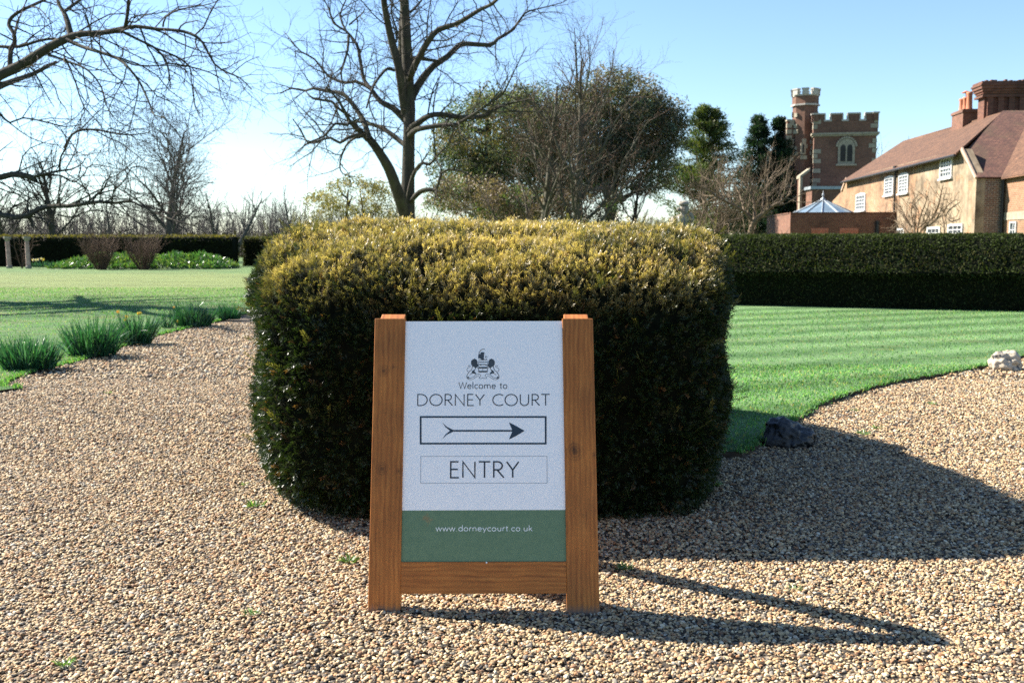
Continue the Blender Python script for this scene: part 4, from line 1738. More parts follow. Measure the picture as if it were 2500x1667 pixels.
def tubes(lines, sides, name, mat, parent):
    """lines: list of (points, radii); every line one tapering tube, all of one mesh"""
    by = {}
    for p, r in lines:
        by.setdefault(len(p), []).append((p, r))
    VS, FS, cnt = [], [], 0
    for k, ls in by.items():
        P = np.array([l[0] for l in ls], dtype=np.float64)
        Rr = np.array([l[1] for l in ls], dtype=np.float64)
        B = len(ls)
        T = np.gradient(P, axis=1)
        T = unit(T)
        ov = np.abs(unit(P[:, -1] - P[:, 0]))
        ref = np.eye(3)[ov.argmin(1)][:, None, :]
        N = unit(np.cross(T, ref))
        Bn = np.cross(T, N)
        a = np.arange(sides) * 2 * PI / sides
        ring = N[:, :, None, :] * np.cos(a)[None, None, :, None] + Bn[:, :, None, :] * np.sin(a)[None, None, :, None]
        V = P[:, :, None, :] + ring * Rr[:, :, None, None]
        base = cnt + np.arange(B)[:, None, None] * (k * sides) + np.arange(k - 1)[None, :, None] * sides
        i = np.arange(sides)[None, None, :]
        j = (i + 1) % sides
        Fq = np.stack((base + i, base + j, base + sides + j, base + sides + i), -1)
        VS.append(V.reshape(-1, 3))
        FS.append(Fq.reshape(-1, 4))
        cnt += B * k * sides
    return mk(name, np.vstack(VS), np.vstack(FS), mat, parent, smooth=True, uv=False)


def walk(p, d, L, r0, r1, n, wig, trop, rnd):
    """one wandering branch"""
    pts, rad = [p], [r0]
    st = L / n
    for i in range(n):
        d = vun((d[0] + rnd.gauss(0, wig), d[1] + rnd.gauss(0, wig), d[2] + rnd.gauss(0, wig) + trop))
        p = vadd(p, d, st)
        pts.append(p)
        rad.append(r0 + (r1 - r0) * (i + 1) / n)
    return pts, rad


def sprout(out, pts, rad, lvl, cfg, rnd, start=None):
    """grow side branches along a line, then side branches of those"""
    c = cfg[lvl]
    seg = [math.dist(a, b) for a, b in zip(pts[:-1], pts[1:])]
    tot = sum(seg)
    n = max(1, int(tot * c['dens'] * rnd.uniform(.8, 1.2)))
    s0 = c.get('start', .15) if start is None else start
    az = rnd.uniform(0, 6.28)
    for q in range(n):
        t = s0 + (1 - s0) * (q + rnd.random()) / n
        a = t * tot
        i = 0
        while i < len(seg) - 1 and a > seg[i]:
            a -= seg[i]
            i += 1
        f = min(1, a / max(seg[i], 1e-6))
        p = tuple(pts[i][k] * (1 - f) + pts[i + 1][k] * f for k in range(3))
        r = rad[i] * (1 - f) + rad[i + 1] * f
        T = vun(tuple(pts[i + 1][k] - pts[i][k] for k in range(3)))
        az += 2.4 + rnd.uniform(-.6, .6)
        # a direction at some angle off the parent
        h = (0, 0, 1) if abs(T[2]) < .9 else (1, 0, 0)
        x = vun((T[1] * h[2] - T[2] * h[1], T[2] * h[0] - T[0] * h[2], T[0] * h[1] - T[1] * h[0]))
        y = (T[1] * x[2] - T[2] * x[1], T[2] * x[0] - T[0] * x[2], T[0] * x[1] - T[1] * x[0])
        ang = math.radians(rnd.uniform(*c['ang']))
        ca, sa = math.cos(ang), math.sin(ang)
        d = tuple(T[k] * ca + (x[k] * math.cos(az) + y[k] * math.sin(az)) * sa for k in range(3))
        b = c.get('bias', (0, 0, 0))
        d = vun(vadd(d, b))
        L = c['len'] * rnd.uniform(.45, 1.25) * (1 - c.get('short', .45) * t)
        r0 = min(r * .7, c['rad'] * rnd.uniform(.75, 1.3))
        ch = walk(p, d, L, r0, max(r0 * .35, .003), c.get('n', 4), c.get('wig', .16), c.get('trop', 0), rnd)
        out.append((lvl, ch[0], ch[1]))
        if lvl + 1 < len(cfg):
            sprout(out, ch[0], ch[1], lvl + 1, cfg, rnd)


def tree_from(root_name, label, base, limbs, cfg, mats, seed, cat="tree", group=None, thick=1, starts=None, sides=8, zmin=None):
    """limbs: drawn lines -> the trunk mesh; grown twigs -> the crown mesh"""
    rnd = random.Random(seed)
    root = empty(root_name, base, label, cat, group)
    out = []
    main = []
    for i, (p, r) in enumerate(limbs):
        p = [tuple(float(c) for c in q) for q in p]
        main.append((p, list(r)))
        st = None if starts is None else starts[i]
        if st is None or st < 1:
            sprout(out, p, r, 0, cfg, rnd, start=st)
    if zmin is not None:
        out = [b for b in out if min(q[2] for q in b[1]) > zmin]
    big = main + [(p, r) for l, p, r in out if l < thick - 0 and l == 0 and thick > 1]
    small = [(p, r) for l, p, r in out if not (l == 0 and thick > 1)]
    tubes(big, sides, "trunk", mats[0], root)
    mid = [x for x in small if x[1][0] > .02]
    fine = [x for x in small if x[1][0] <= .02]
    if mid and fine:
        c = tubes(mid, 5, "branches", mats[0], root)
        tubes(fine, 3, "twigs", mats[1], root)
    else:
        tubes(small, 3, "crown", mats[1], root)
    return root


def line_px(pts, view, Y, dy=0.0, spread=0.0, rs=None, scale=None, rnd=None):
    """points read off an enlarged view (ox, oy, scale) -> a 3d limb at distance Y bending back or forth by dy along its length"""
    ox, oy, sc = view
    P, n = [], len(pts)
    for i, (x, y) in enumerate(pts):
        yy = Y + dy * i / max(1, n - 1) + (rnd.gauss(0, spread) if rnd and spread else 0)
        P.append(at(ox + x / sc, oy + y / sc, yy))
    k = Y / F / sc
    rr = [r * k for r in rs]
    # round the corners
    Q = smooth_line(P, max(.25, Y * .012))
    t = np.linspace(0, 1, n)
    tq = np.linspace(0, 1, len(Q))
    return [tuple(q) for q in Q], list(np.interp(tq, t, rr))


# -- the tall tree in the middle
def central_tree():
    Y = 43.0
    v = (600, 0, 2.613)
    v3 = (1050, 0, 2.613)
    rnd = random.Random(3)
    L = []

    def add(pts, rs, dy=0.0, view=v, y0=0.0):
        rs = list(np.interp(np.linspace(0, 1, len(pts)), np.linspace(0, 1, len(rs)), rs))
        L.append(line_px(pts, view, Y + y0, dy, .12, rs, rnd=rnd))

    base = at(600 + 1032 / 2.613, 520, Y)
    base[2] = 0
    f0 = on = base.copy()
    # trunk from the ground
    top = line_px([(1030, 1390), (1033, 1250), (1036, 1100), (1040, 900), (1045, 700), (1036, 500), (1028, 350), (1020, 150), (1010, 0), (1006, -250), (1000, -520)], v, Y, 0, 0,
                  [50, 44, 40, 37, 36, 34, 31, 28, 26, 18, 6])
    L.append(([tuple(base), tuple((base + np.array(top[0][0])) / 2)] + top[0], [top[1][0] * 1.7, top[1][0] * 1.25] + top[1]))
    add([(1015, 730), (1000, 620), (975, 430), (935, 280), (900, 120), (880, 0), (850, -250), (840, -420)], [24, 25, 25, 24, 20, 18, 12, 5], -2.5)
    add([(1012, 700), (996, 520), (994, 300), (996, 150), (1002, 0), (980, -300)], [24, 25, 24, 20, 16, 5], 2.0)
    add([(1020, 1385), (1000, 1320), (960, 1200), (915, 1080), (850, 970), (790, 890), (740, 850), (690, 800), (660, 770), (600, 655), (520, 560)], [40, 40, 36, 33, 28, 24, 18, 15, 12, 8, 4], -4)
    add([(740, 855), (650, 880), (600, 912), (540, 880), (480, 895), (400, 915), (350, 830), (300, 760)], [12, 11, 9, 8, 7, 6, 5, 3], -2, y0=-3)
    add([(750, 870), (680, 890), (640, 930), (610, 1000), (600, 1060), (620, 1110), (700, 1130)], [9, 8, 7, 6, 5, 4, 3], 1.5, y0=-3)
    add([(790, 890), (772, 830), (750, 770), (700, 690), (620, 600), (530, 585), (430, 565), (380, 580), (290, 565), (220, 600)], [18, 18, 17, 15, 13, 10, 9, 8, 6, 3], 3, y0=-3)
    add([(380, 580), (430, 630), (550, 650), (600, 700), (670, 745)], [3, 7, 8, 8, 7], -1, y0=-1)
    add([(660, 775), (645, 800), (570, 790), (500, 870), (400, 910), (340, 960)], [9, 9, 8, 7, 5, 3], -2.5, y0=-4)
    add([(1038, 935), (1000, 915), (920, 850), (850, 810), (780, 790), (700, 775), (640, 800)], [18, 17, 15, 12, 9, 5], 3)
    add([(1040, 790), (1010, 760), (940, 690), (860, 650), (800, 570), (750, 500), (720, 320), (690, 260), (640, 200), (560, 150), (530, 60), (490, -20)], [24, 22, 20, 16, 12, 11, 10, 8, 7, 5, 3], 3.5)
    add([(655, 230), (650, 320), (620, 420), (608, 470), (625, 590)], [9, 8, 7, 6, 3], -1, y0=2.5)
    add([(790, 560), (700, 520), (640, 530), (530, 490), (440, 380), (350, 330), (290, 260), (240, 200)], [11, 10, 9, 8, 6, 5, 4, 2], 3, y0=1.5)
    add([(945, 450), (905, 440), (870, 470), (820, 540), (790, 620), (770, 690)], [10, 10, 9, 8, 7, 5], -2, y0=-1)
    add([(640, 200), (600, 100), (640, 0), (650, -60)], [7, 6, 4, 2], 2, y0=3)
    add([(660, 160), (740, 90), (760, 60)], [6, 4, 2], -1, y0=3)
    add([(960, 270), (965, 200), (930, 90), (935, 0)], [6, 6, 5, 3], -2)
    add([(1036, 525), (1055, 480), (1075, 430), (1110, 360), (1160, 270), (1230, 190), (1330, 160), (1420, 110), (1500, 60), (1568, 30), (1625, -20)], [22, 22, 21, 20, 18, 16, 14, 12, 10, 7], -4)
    add([(1040, 670), (1060, 625), (1085, 570), (1130, 500), (1200, 420), (1290, 360), (1350, 300), (1410, 280), (1560, 290), (1606, 250), (1706, 190), (1776, 90), (1856, 60), (2016, 20), (2070, -20)], [26, 26, 25, 24, 20, 18, 17, 15, 13, 10, 7, 5, 3, 2], 4)
    add([(1300, 250), (1220, 190)], [3, 5], 0, y0=-2)
    add([(1055, 400), (1075, 372), (1160, 382), (1230, 392), (1260, 405)], [14, 13, 11, 8, 3], 1)
    add([(1042, 845), (1060, 815), (1095, 790), (1140, 755), (1200, 732), (1300, 735), (1370, 752), (1480, 745), (1540, 735), (1606, 690), (1700, 655), (1820, 635)], [24, 22, 20, 18, 16, 15, 14, 12, 9, 7, 4], -3)
    add([(1042, 875), (1060, 850), (1090, 828), (1150, 815), (1250, 800), (1340, 795), (1400, 762), (1470, 720), (1568, 650), (1640, 600), (1700, 480), (1790, 300)], [20, 19, 17, 15, 13, 11, 9, 7, 6, 4, 2], -5)
    add([(1034, 1290), (1036, 1260), (1055, 1160), (1090, 1075), (1130, 1040), (1170, 1050), (1210, 1010), (1270, 940)], [16, 14, 12, 11, 9, 6, 3], -2)
    add([(1034, 1310), (1060, 1275), (1110, 1225), (1160, 1210), (1205, 1212), (1225, 1190), (1250, 1105), (1320, 1080), (1420, 1110), (1500, 1180)], [18, 17, 16, 14, 9, 7, 6, 5, 3], -3)
    add([(1160, 740), (1178, 640), (1200, 560), (1245, 480)], [5, 5, 4, 2], 0, y0=-.5)
    add([(1212, 1000), (1200, 860), (1195, 730), (1210, 600), (1225, 500)], [5, 5, 4, 3, 2], 0, y0=-1)
    add([(880, 985), (868, 860), (864, 700)], [3, 3, 2], 0, y0=-2)
    add([(1050, 80), (1090, 40), (1140, -20)], [8, 7, 5], 1)
    add([(1155, 250), (1160, 130), (1180, 0)], [5, 4, 3], -1, y0=-1)
    add([(1255, 190), (1300, 100), (1350, 20), (1345, -20)], [4, 4, 3, 2], 1, y0=-2)
    cfg = [dict(dens=2.5, len=2.4, rad=.028, ang=(35, 75), n=5, wig=.2, trop=.03, short=.3, start=.25),
           dict(dens=3.4, len=1.15, rad=.013, ang=(30, 65), n=4, wig=.22, trop=.03, start=.15),
           dict(dens=4.0, len=.6, rad=.0075, ang=(30, 60), n=3, wig=.2, start=.15)]
    starts = [.45] + [None] * (len(L) - 1)
    starts[3] = .4
    return tree_from("bare_tree", "tall dark bare tree with a forked trunk behind the clipped yew", base, L, cfg, (M_BARK, M_TWIG), 21, starts=starts)


central_tree()


# -- the old tree whose limbs reach in over the left lawn
def left_tree():
    Y = 25.5
    v7, v5 = (0, 0, 2.1), (0, 350, 3.36)
    rnd = random.Random(9)
    L = []
    base = np.array((-15.2, 26.2, 0))

    def add(pts, rs, dy=0.0, view=v7, y0=0.0):
        rs = list(np.interp(np.linspace(0, 1, len(pts)), np.linspace(0, 1, len(rs)), rs))
        L.append(line_px(pts, view, Y + y0, dy, .06, rs, rnd=rnd))

    def join(h):
        """run the first point of the last limb back to the trunk"""
        p, r = L[-1]
        s = base + np.array((.25, 0, h))
        m = (s * .5 + np.array(p[0]) * .5) + np.array((0, 0, .08))
        L[-1] = ([tuple(s), tuple(m)] + p, [r[0] * 1.35, r[0] * 1.15] + r)

    add([(-120, 455), (0, 385), (80, 350), (150, 310), (240, 250), (340, 200), (420, 175), (520, 170), (620, 150), (700, 137), (800, 150), (900, 156), (980, 175), (1040, 220), (1100, 330), (1170, 375), (1230, 400), (1290, 460)],
        [29, 27, 26, 24, 22, 20, 16, 13, 12, 9, 8, 7, 7, 6, 5, 4, 3, 2], -3)
    join(3.6)
    add([(340, 205), (420, 240), (500, 265), (600, 300), (660, 350), (720, 430), (770, 540), (790, 590), (850, 605)], [10, 9, 8, 7, 6, 5, 4, 3, 2], -3, y0=-1)
    add([(620, 160), (720, 210), (790, 245), (850, 310), (870, 400), (872, 455)], [7, 6, 6, 5, 4, 2], 1, y0=-1.5)
    add([(790, 245), (900, 290), (970, 340), (980, 400), (1000, 550), (1030, 580)], [5, 5, 4, 3, 2, 1.5], 1, y0=-1)
    add([(850, 325), (960, 340), (1080, 375), (1150, 420)], [4, 4, 3, 2], 1, y0=-1)
    add([(365, 190), (345, 110), (325, 60), (300, 20), (285, -60)], [16, 14, 11, 8, 6], 1, y0=-.7)
    add([(325, 65), (370, 30), (410, 0), (440, -60)], [9, 8, 7, 5], 1)
    add([(640, 145), (650, 95), (657, 40), (662, -60)], [9, 8, 8, 6], -1, y0=-1.5)
    add([(50, 360), (55, 260), (75, 220), (70, 170), (45, 130), (60, 90), (120, 50), (230, 0), (280, -40)], [13, 12, 11, 10, 10, 9, 8, 7, 5], 1)
    add([(-60, 235), (0, 240), (100, 240), (200, 210), (280, 200), (330, 215)], [9, 8, 8, 7, 6, 3], -1, y0=1)
    add([(220, 270), (330, 310), (450, 360), (520, 450), (540, 530), (600, 620), (690, 660)], [6, 6, 5, 4, 3, 2, 1.5], -2, y0=-.6)
    add([(345, 320), (390, 430), (430, 550), (520, 640)], [5, 4, 3, 2], -1, y0=-1)
    add([(835, 140), (850, 90), (920, 50), (1040, 30), (1110, 10)], [5, 4, 4, 3, 2], -1, y0=-2)
    add([(1190, 378), (1260, 320), (1330, 290)], [2.5, 2, 1.5], -.5, y0=-2.6)
    add([(-60, 540), (0, 585), (50, 630), (120, 605), (250, 630), (330, 650), (420, 640)], [6, 6, 5, 4, 4, 3, 2], -1, y0=.5)
    add([(330, 760), (370, 690), (430, 665), (520, 670), (620, 690), (700, 690), (770, 680)], [7, 6, 6, 5, 4, 3, 2], -1)
    # the lower limbs
    add([(-150, 285), (0, 280), (100, 255), (200, 265), (275, 285), (292, 315)], [26, 25, 24, 23, 21, 14], -1, view=v5)
    join(2.4)
    add([(280, 275), (400, 245), (500, 225), (590, 213), (680, 160), (700, 100)], [11, 10, 9, 7, 4, 2], -1, view=v5, y0=-.8)
    add([(290, 272), (420, 260), (510, 270), (610, 322), (700, 240), (715, 200), (800, 175), (960, 212)], [9, 8, 7, 6, 5, 5, 4, 2], 1, view=v5, y0=-.8)
    add([(490, 228), (492, 170), (500, 110), (550, 20), (570, -40)], [8, 7, 7, 6, 4], -1, view=v5, y0=-1)
    add([(-150, 590), (0, 585), (100, 605), (180, 600), (240, 590), (320, 540), (430, 515), (560, 515), (700, 495), (820, 480), (950, 490), (1060, 475), (1150, 510), (1270, 570), (1344, 600), (1450, 640), (1600, 680), (1680, 730)],
        [23, 22, 21, 20, 19, 18, 17, 16, 14, 12, 10, 9, 8, 7, 7, 6, 4, 2], -4, view=v5)
    join(1.9)
    add([(720, 485), (800, 420), (900, 390), (950, 375), (1030, 290), (1080, 200), (1180, 200), (1300, 290), (1380, 360)], [7, 7, 6, 6, 5, 5, 4, 3, 2], 1, view=v5, y0=-1.5)
    add([(820, 470), (830, 380), (870, 300), (960, 260), (1100, 150), (1140, 100)], [5, 5, 5, 4, 3, 2], -1, view=v5, y0=-2)
    add([(980, 495), (1050, 580), (1130, 650), (1250, 715), (1380, 740)], [5, 5, 4, 3, 2], -1, view=v5, y0=-2)
    add([(235, 600), (258, 640), (268, 690)], [16, 15, 8], 0, view=v5, y0=-.6)
    add([(470, 585), (580, 607), (680, 570), (800, 550), (950, 580), (1050, 600)], [6, 6, 5, 4, 3, 2], -1, view=v5, y0=-1)
    add([(240, 590), (225, 500), (235, 400), (190, 320)], [7, 6, 5, 3], 1, view=v5, y0=-.7)
    n_in = len(L)
    # trunk and limbs outside the picture, left
    T = walk(tuple(base), (.02, 0, 1), 7.5, .62, .30, 8, .05, 0, rnd)
    L.append(T)
    for k in range(4):
        a = 2.2 + k * 1.0
        p = T[0][4 + k]
        L.append(walk(p, (math.cos(a) * .8, math.sin(a) * .8, .55), 6.5, .2, .05, 7, .14, .02, rnd))
    for k in range(9):
        a = 1.7 + k * .27
        p = T[0][3 + k % 5]
        L.append(walk(p, (math.cos(a) * .9, math.sin(a) * .9, .22), 7.5, .22, .05, 8, .13, .015, rnd))
    cfg = [dict(dens=3.4, len=2.0, rad=.020, ang=(35, 80), n=5, wig=.22, trop=-.005, short=.3, start=.18, bias=(.22, 0, -.02)),
           dict(dens=3.9, len=.9, rad=.0095, ang=(30, 65), n=4, wig=.22, trop=.0, start=.15, bias=(.1, 0, 0)),
           dict(dens=4.2, len=.42, rad=.0058, ang=(30, 60), n=3, wig=.2, start=.2)]
    return tree_from("bare_tree", "old bare tree reaching long mossy limbs in over the left lawn", base, L, cfg, (M_BARK, M_TWIG), 5, zmin=1.55)


left_tree()


# -- bare trees further off, grown from a rule
def rule_tree(label, x, y, H, spread, seed, mats, fork=.18, limbs=9, r0=.35, lean=(0, 0), twig=1.0, cat="tree", group="bare trees beyond the hedges", dens=1.0, name="bare_tree", rise=.05, droop=0.0):
    rnd = random.Random(seed)
    base = np.array((x, y, 0.0))
    L = []
    d0 = vun((lean[0], lean[1], 1))
    T = walk(tuple(base), d0, H * .80, r0, r0 * .16, 9, .05, .02, rnd)
    L.append(T)
    for k in range(limbs):
        t = fork + (.85 - fork) * (k + .5) / limbs
        i = min(8, int(t * 9))
        p = T[0][i]
        a = k * 2.4 + rnd.uniform(-.5, .5)
        el = math.radians(rnd.uniform(28, 60) + 18 * t)
        d = (math.cos(a) * math.cos(el), math.sin(a) * math.cos(el), math.sin(el))
        Lg = spread * rnd.uniform(.8, 1.15) * (1.1 - .55 * t)
        L.append(walk(p, vun(vadd(d, (lean[0] * .3, lean[1] * .3, 0))), Lg, T[1][i] * .36, .018, 8, .13, rise, rnd))
    k = y / 60.0
    cfg = [dict(dens=1.5 * dens, len=spread * .46, rad=.030 * twig, ang=(25, 60), n=5, wig=.15, trop=rise - droop, short=.35, start=.12),
           dict(dens=2.1 * dens, len=spread * .24, rad=.016 * twig, ang=(25, 60), n=4, wig=.18, trop=rise * .6 - droop, start=.12),
           dict(dens=2.4 * dens, len=spread * .125, rad=.0095 * twig, ang=(25, 55), n=3, wig=.18, start=.12)]
    return tree_from(name, label, base, L, cfg, mats, seed, cat, group)


def px_x(xd, Y):
    """x of a column of the 2352 px wide view at distance Y"""
    return at(xd / .9408, HOR, Y)[0]


def px_z(yd, Y):
    return at(1250, yd / .9408, Y)[2]


G1 = (M_TWIG_GREY, M_TWIG_GREY)
G2 = (M_BARK, M_TWIG)
G3 = (M_TWIG_BROWN, M_TWIG_BROWN)
rule_tree("big fan-shaped bare tree rising above the far left hedge", px_x(385, 88), 88, px_z(245, 88) * 1.08, 9.0, 31, G1, fork=.12, limbs=18, r0=.42, twig=1.5, dens=1.1, rise=.03)
rule_tree("bare tree leaning right at the end of the far left hedge", px_x(528, 82), 82, px_z(395, 82) * 1.0, 4.2, 32, G1, fork=.4, limbs=8, r0=.24, lean=(.42, 0), twig=1.3, rise=.04)
rule_tree("slim bare tree beside the leaning one above the hedge", px_x(492, 90), 90, px_z(400, 90), 3.6, 33, G1, fork=.35, limbs=8, r0=.18, lean=(.12, 0), twig=1.3)
rule_tree("dark bare tree seen behind the low limbs at the left edge", px_x(128, 76), 76, px_z(320, 76) * 1.05, 5.4, 34, G2, fork=.25, limbs=12, r0=.36, twig=1.3, dens=1.2)
rule_tree("bare tree cut off by the left edge of the view", px_x(15, 84), 84, px_z(350, 84), 5.2, 35, G2, fork=.2, limbs=11, r0=.3, twig=1.4, dens=1.2)
rule_tree("small bare tree between the two big ones at the left", px_x(250, 92), 92, px_z(410, 92), 4.2, 36, G1, fork=.15, limbs=10, r0=.2, twig=1.4)
rule_tree("thin pale bare tree just right of the gap in the hedges", px_x(672, 95), 95, px_z(400, 95), 4.0, 37, G1, fork=.1, limbs=11, r0=.16, twig=1.2, rise=.12)
rule_tree("thin bare tree behind the dark conifer", px_x(1618, 105), 105, px_z(222, 105), 5.0, 38, G1, fork=.35, limbs=10, r0=.25, twig=1.2, rise=.1)
rule_tree("thin bare tree behind the columnar yews", px_x(1728, 108), 108, px_z(240, 108), 5.4, 39, G1, fork=.35, limbs=10, r0=.25, twig=1.2, rise=.08)
rule_tree("bare tree just right of the church tower", px_x(2030, 100), 100, px_z(258, 100), 4.6, 40, G1, fork=.3, limbs=12, r0=.22, twig=1.3, rise=.12)
rule_tree("bare tree above the ridge of the house roof", px_x(2072, 104), 104, px_z(268, 104), 4.2, 41, G1, fork=.3, limbs=11, r0=.2, twig=1.3, rise=.12)
# two spreading trees in front of the evergreens
rule_tree("many-stemmed bare tree left of its twin, in front of the evergreens", px_x(1240, 46), 46, px_z(140, 46) * 1.12, 5.0, 51, (M_BARK_PALE, M_TWIG_BROWN), fork=.12, limbs=14, r0=.26, lean=(.03, 0), twig=1.1, dens=1.25, rise=.06, group="twin bare trees before the evergreens")
rule_tree("taller bare tree right of its twin, in front of the evergreens", px_x(1322, 45), 45, px_z(70, 45) * 1.12, 6.0, 52, (M_BARK_PALE, M_TWIG_BROWN), fork=.12, limbs=16, r0=.27, lean=(.05, 0), twig=1.1, dens=1.3, rise=.06, group="twin bare trees before the evergreens")
rule_tree("crooked bare tree at the right foot of the evergreens", px_x(1435, 56), 56, px_z(360, 56), 3.0, 53, G2, fork=.3, limbs=9, r0=.2, lean=(.25, 0), twig=1.0)


# ------------------------------------------------------------------ evergreens
def cloud(parent, name, mat, blobs, n_clump, n_leaf, size, cols, shell=.55, clump_r=.5, seed=0, up=.2, jitter=.5):
    """leaf cards gathered in clumps inside ellipsoids; each blob = (centre, radii)"""
    r = np.random.default_rng(seed)
    vol = np.array([b[1][0] * b[1][1] * b[1][2] for b in blobs]) ** .67
    which = r.choice(len(blobs), n_clump, p=vol / vol.sum())
    c = np.array([b[0] for b in blobs])[which]
    rad = np.array([b[1] for b in blobs])[which]
    d = unit(r.normal(size=(n_clump, 3)))
    rr = shell + (1 - shell) * r.uniform(0, 1, n_clump) ** .6
    C = c + d * rad * rr[:, None]
    C = C[C[:, 2] > .2]
    k = len(C)
    crr = clump_r * r.uniform(.6, 1.4, k)
    tint = r.uniform(.65, 1.35, (k, 1))
    hue = r.integers(0, len(cols), k)
    P = np.repeat(C, n_leaf, 0) + unit(r.normal(size=(k * n_leaf, 3))) * (np.repeat(crr, n_leaf) * r.uniform(.2, 1, k * n_leaf) ** .5)[:, None] * np.array((1, 1, .75))
    D = unit(r.normal(size=(k * n_leaf, 3)) + np.array((0, 0, up)))
    U = unit(np.cross(D, r.normal(size=(k * n_leaf, 3))))
    col = np.asarray(cols)[np.repeat(hue, n_leaf)] * np.repeat(tint, n_leaf, 0) * r.uniform(.7, 1.3, (k * n_leaf, 1))
    ok = P[:, 2] > .05
    V, Fa, CC = cards(P[ok], D[ok], U[ok], size * r.uniform(.6, 1.4, ok.sum()), size * .45 * r.uniform(.7, 1.3, ok.sum()), col[ok])
    return mk(name, V, Fa, mat, parent, col=CC, uv=False)


def crown_at(xd, yd, Y, rx, ry, rz=None):
    """ellipsoid whose middle is at a pixel of the wide view; radii in those pixels"""
    k = Y / F / .9408
    c = at(xd / .9408, yd / .9408, Y)
    return (c, (rx * k, (rz or rx) * k, ry * k))


def trunk_of(parent, x, y, h, r0, mat, lean=(0, 0), seed=1, limbs=5):
    rnd = random.Random(seed)
    T = walk((x, y, 0), vun((lean[0], lean[1], 1)), h, r0, r0 * .3, 8, .05, 0, rnd)
    ls = [T]
    for k in range(limbs):
        a = k * 2.4
        ls.append(walk(T[0][3 + k % 5], (math.cos(a) * .7, math.sin(a) * .7, .5), h * .25, r0 * .4, .04, 6, .12, .02, rnd))
    return tubes(ls, 8, "trunk", mat, parent)


def evergreen(label, xd, Y, blobs, n_clump, n_leaf, size, cols, h, r0, seed, clump_r=.6, name="evergreen_tree", cat="tree", shell=.5, lean=(0, 0), mat=None, group="evergreens behind the yew"):
    x = px_x(xd, Y)
    root = empty(name, (x, Y, 0), label, cat, group)
    trunk_of(root, x, Y, h, r0, M_BARK, lean, seed)
    cloud(root, "crown", mat or M_LEAF, blobs, n_clump, n_leaf, size, cols, shell, clump_r, seed)
    return root


HOLM = [(.075, .105, .045), (.10, .12, .055), (.13, .12, .06), (.15, .12, .065), (.06, .095, .065)]
HOLM2 = [(.075, .082, .045), (.11, .095, .06), (.055, .08, .055), (.14, .11, .07), (.05, .072, .055)]
Y1 = 58
evergreen("broad rounded evergreen, lower left of the pair behind the yew", 1150, Y1,
          [crown_at(1155, 320, Y1, 150, 115), crown_at(1060, 390, Y1, 75, 90), crown_at(1180, 430, Y1, 140, 90), crown_at(1230, 300, Y1, 90, 100)], 620, 110, .17, HOLM, px_z(260, Y1), .5, 61, .75)
evergreen("tallest broad evergreen, dark grey-green on the right of the pair behind the yew", 1400, Y1 + 3,
          [crown_at(1410, 270, Y1 + 3, 120, 105), crown_at(1490, 300, Y1 + 3, 85, 80), crown_at(1330, 330, Y1 + 3, 100, 120), crown_at(1450, 380, Y1 + 3, 110, 70), crown_at(1530, 300, Y1 + 3, 45, 70)], 700, 110, .17, HOLM2, px_z(220, Y1 + 3), .5, 62, .75)
YB = 54
evergreen("low brushwood thicket of bare and evergreen stems under the evergreens", 1130, YB,
          [crown_at(1080, 455, YB, 110, 50), crown_at(1200, 470, YB, 120, 40), crown_at(1340, 470, YB, 120, 40)], 330, 60, .15, [(.13, .10, .065), (.17, .13, .10), (.07, .11, .04), (.15, .115, .10)], 2.0, .15, 63, .5, name="thicket", cat="shrub")
evergreen("pale olive willow-like bush left of the tall bare trunk", 800, 62,
          [crown_at(800, 450, 62, 85, 50), crown_at(870, 460, 62, 50, 45), crown_at(740, 470, 62, 40, 35)], 150, 42, .15, [(.19, .165, .06), (.15, .14, .05), (.22, .18, .08)], px_z(430, 62), .16, 64, .5, name="willow_bush", cat="shrub", group=None)
rule_tree("brown twiggy bare tree growing up through the olive bush", px_x(850, 63), 63, px_z(385, 63), 3.2, 65, G3, fork=.1, limbs=12, r0=.14, twig=1.1)


def conifer(label, xd, Y, top, half, seed, cols, tiers=16, group="dark conifers by the church", ragged=.35):
    x = px_x(xd, Y)
    H = px_z(top, Y)
    Rm = half * Y / F / .9408
    root = empty("conifer", (x, Y, 0), label, "conifer", group)
    rnd = random.Random(seed)
    T = walk((x, Y, 0), (0, 0, 1), H * .98, H * .028, .03, 9, .015, 0, rnd)
    ls = [T]
    r = np.random.default_rng(seed)
    Ps, Ds, Cs = [], [], []
    for t in range(tiers * 5):
        f = rnd.uniform(.08, 1)
        z = H * f
        a = rnd.uniform(0, 6.28)
        L = Rm * (1.04 - f) ** .9 * rnd.uniform(1 - ragged, 1 + ragged * .6) + .15
        d = vun((math.cos(a), math.sin(a), rnd.uniform(-.12, .35)))
        br = walk((x, Y, z), d, L, .05, .012, 5, .1, .03, rnd)
        ls.append(br)
        tint = rnd.uniform(.6, 1.4)
        for p in br[0][1:]:
            n = 46
            q = np.array(p) + r.normal(0, 1, (n, 3)) * (.34, .34, .20) * (.5 + .6 * (1 - f))
            Ps.append(q)
            Ds.append(unit(np.array(d) * .8 + r.normal(0, .6, (n, 3)) + (0, 0, .1)))
            Cs.append(np.asarray(cols)[r.integers(0, len(cols), n)] * tint * r.uniform(.7, 1.3, (n, 1)))
    tubes([(p, q) for p, q in ls if len(p) == 10], 7, "trunk", M_BARK, root)
    P, D, Cc = np.vstack(Ps), np.vstack(Ds), np.vstack(Cs)
    U = unit(np.cross(D, r.normal(size=P.shape)))
    V, Fa, C2 = cards(P, D, U, .30 * r.uniform(.6, 1.3, len(P)), .075, Cc)
    cr = mk("crown", V, Fa, M_LEAF, root, col=C2, uv=False)
    tubes([(p, q) for p, q in ls if len(p) != 10], 4, "branches", M_BARK, root)
    return root


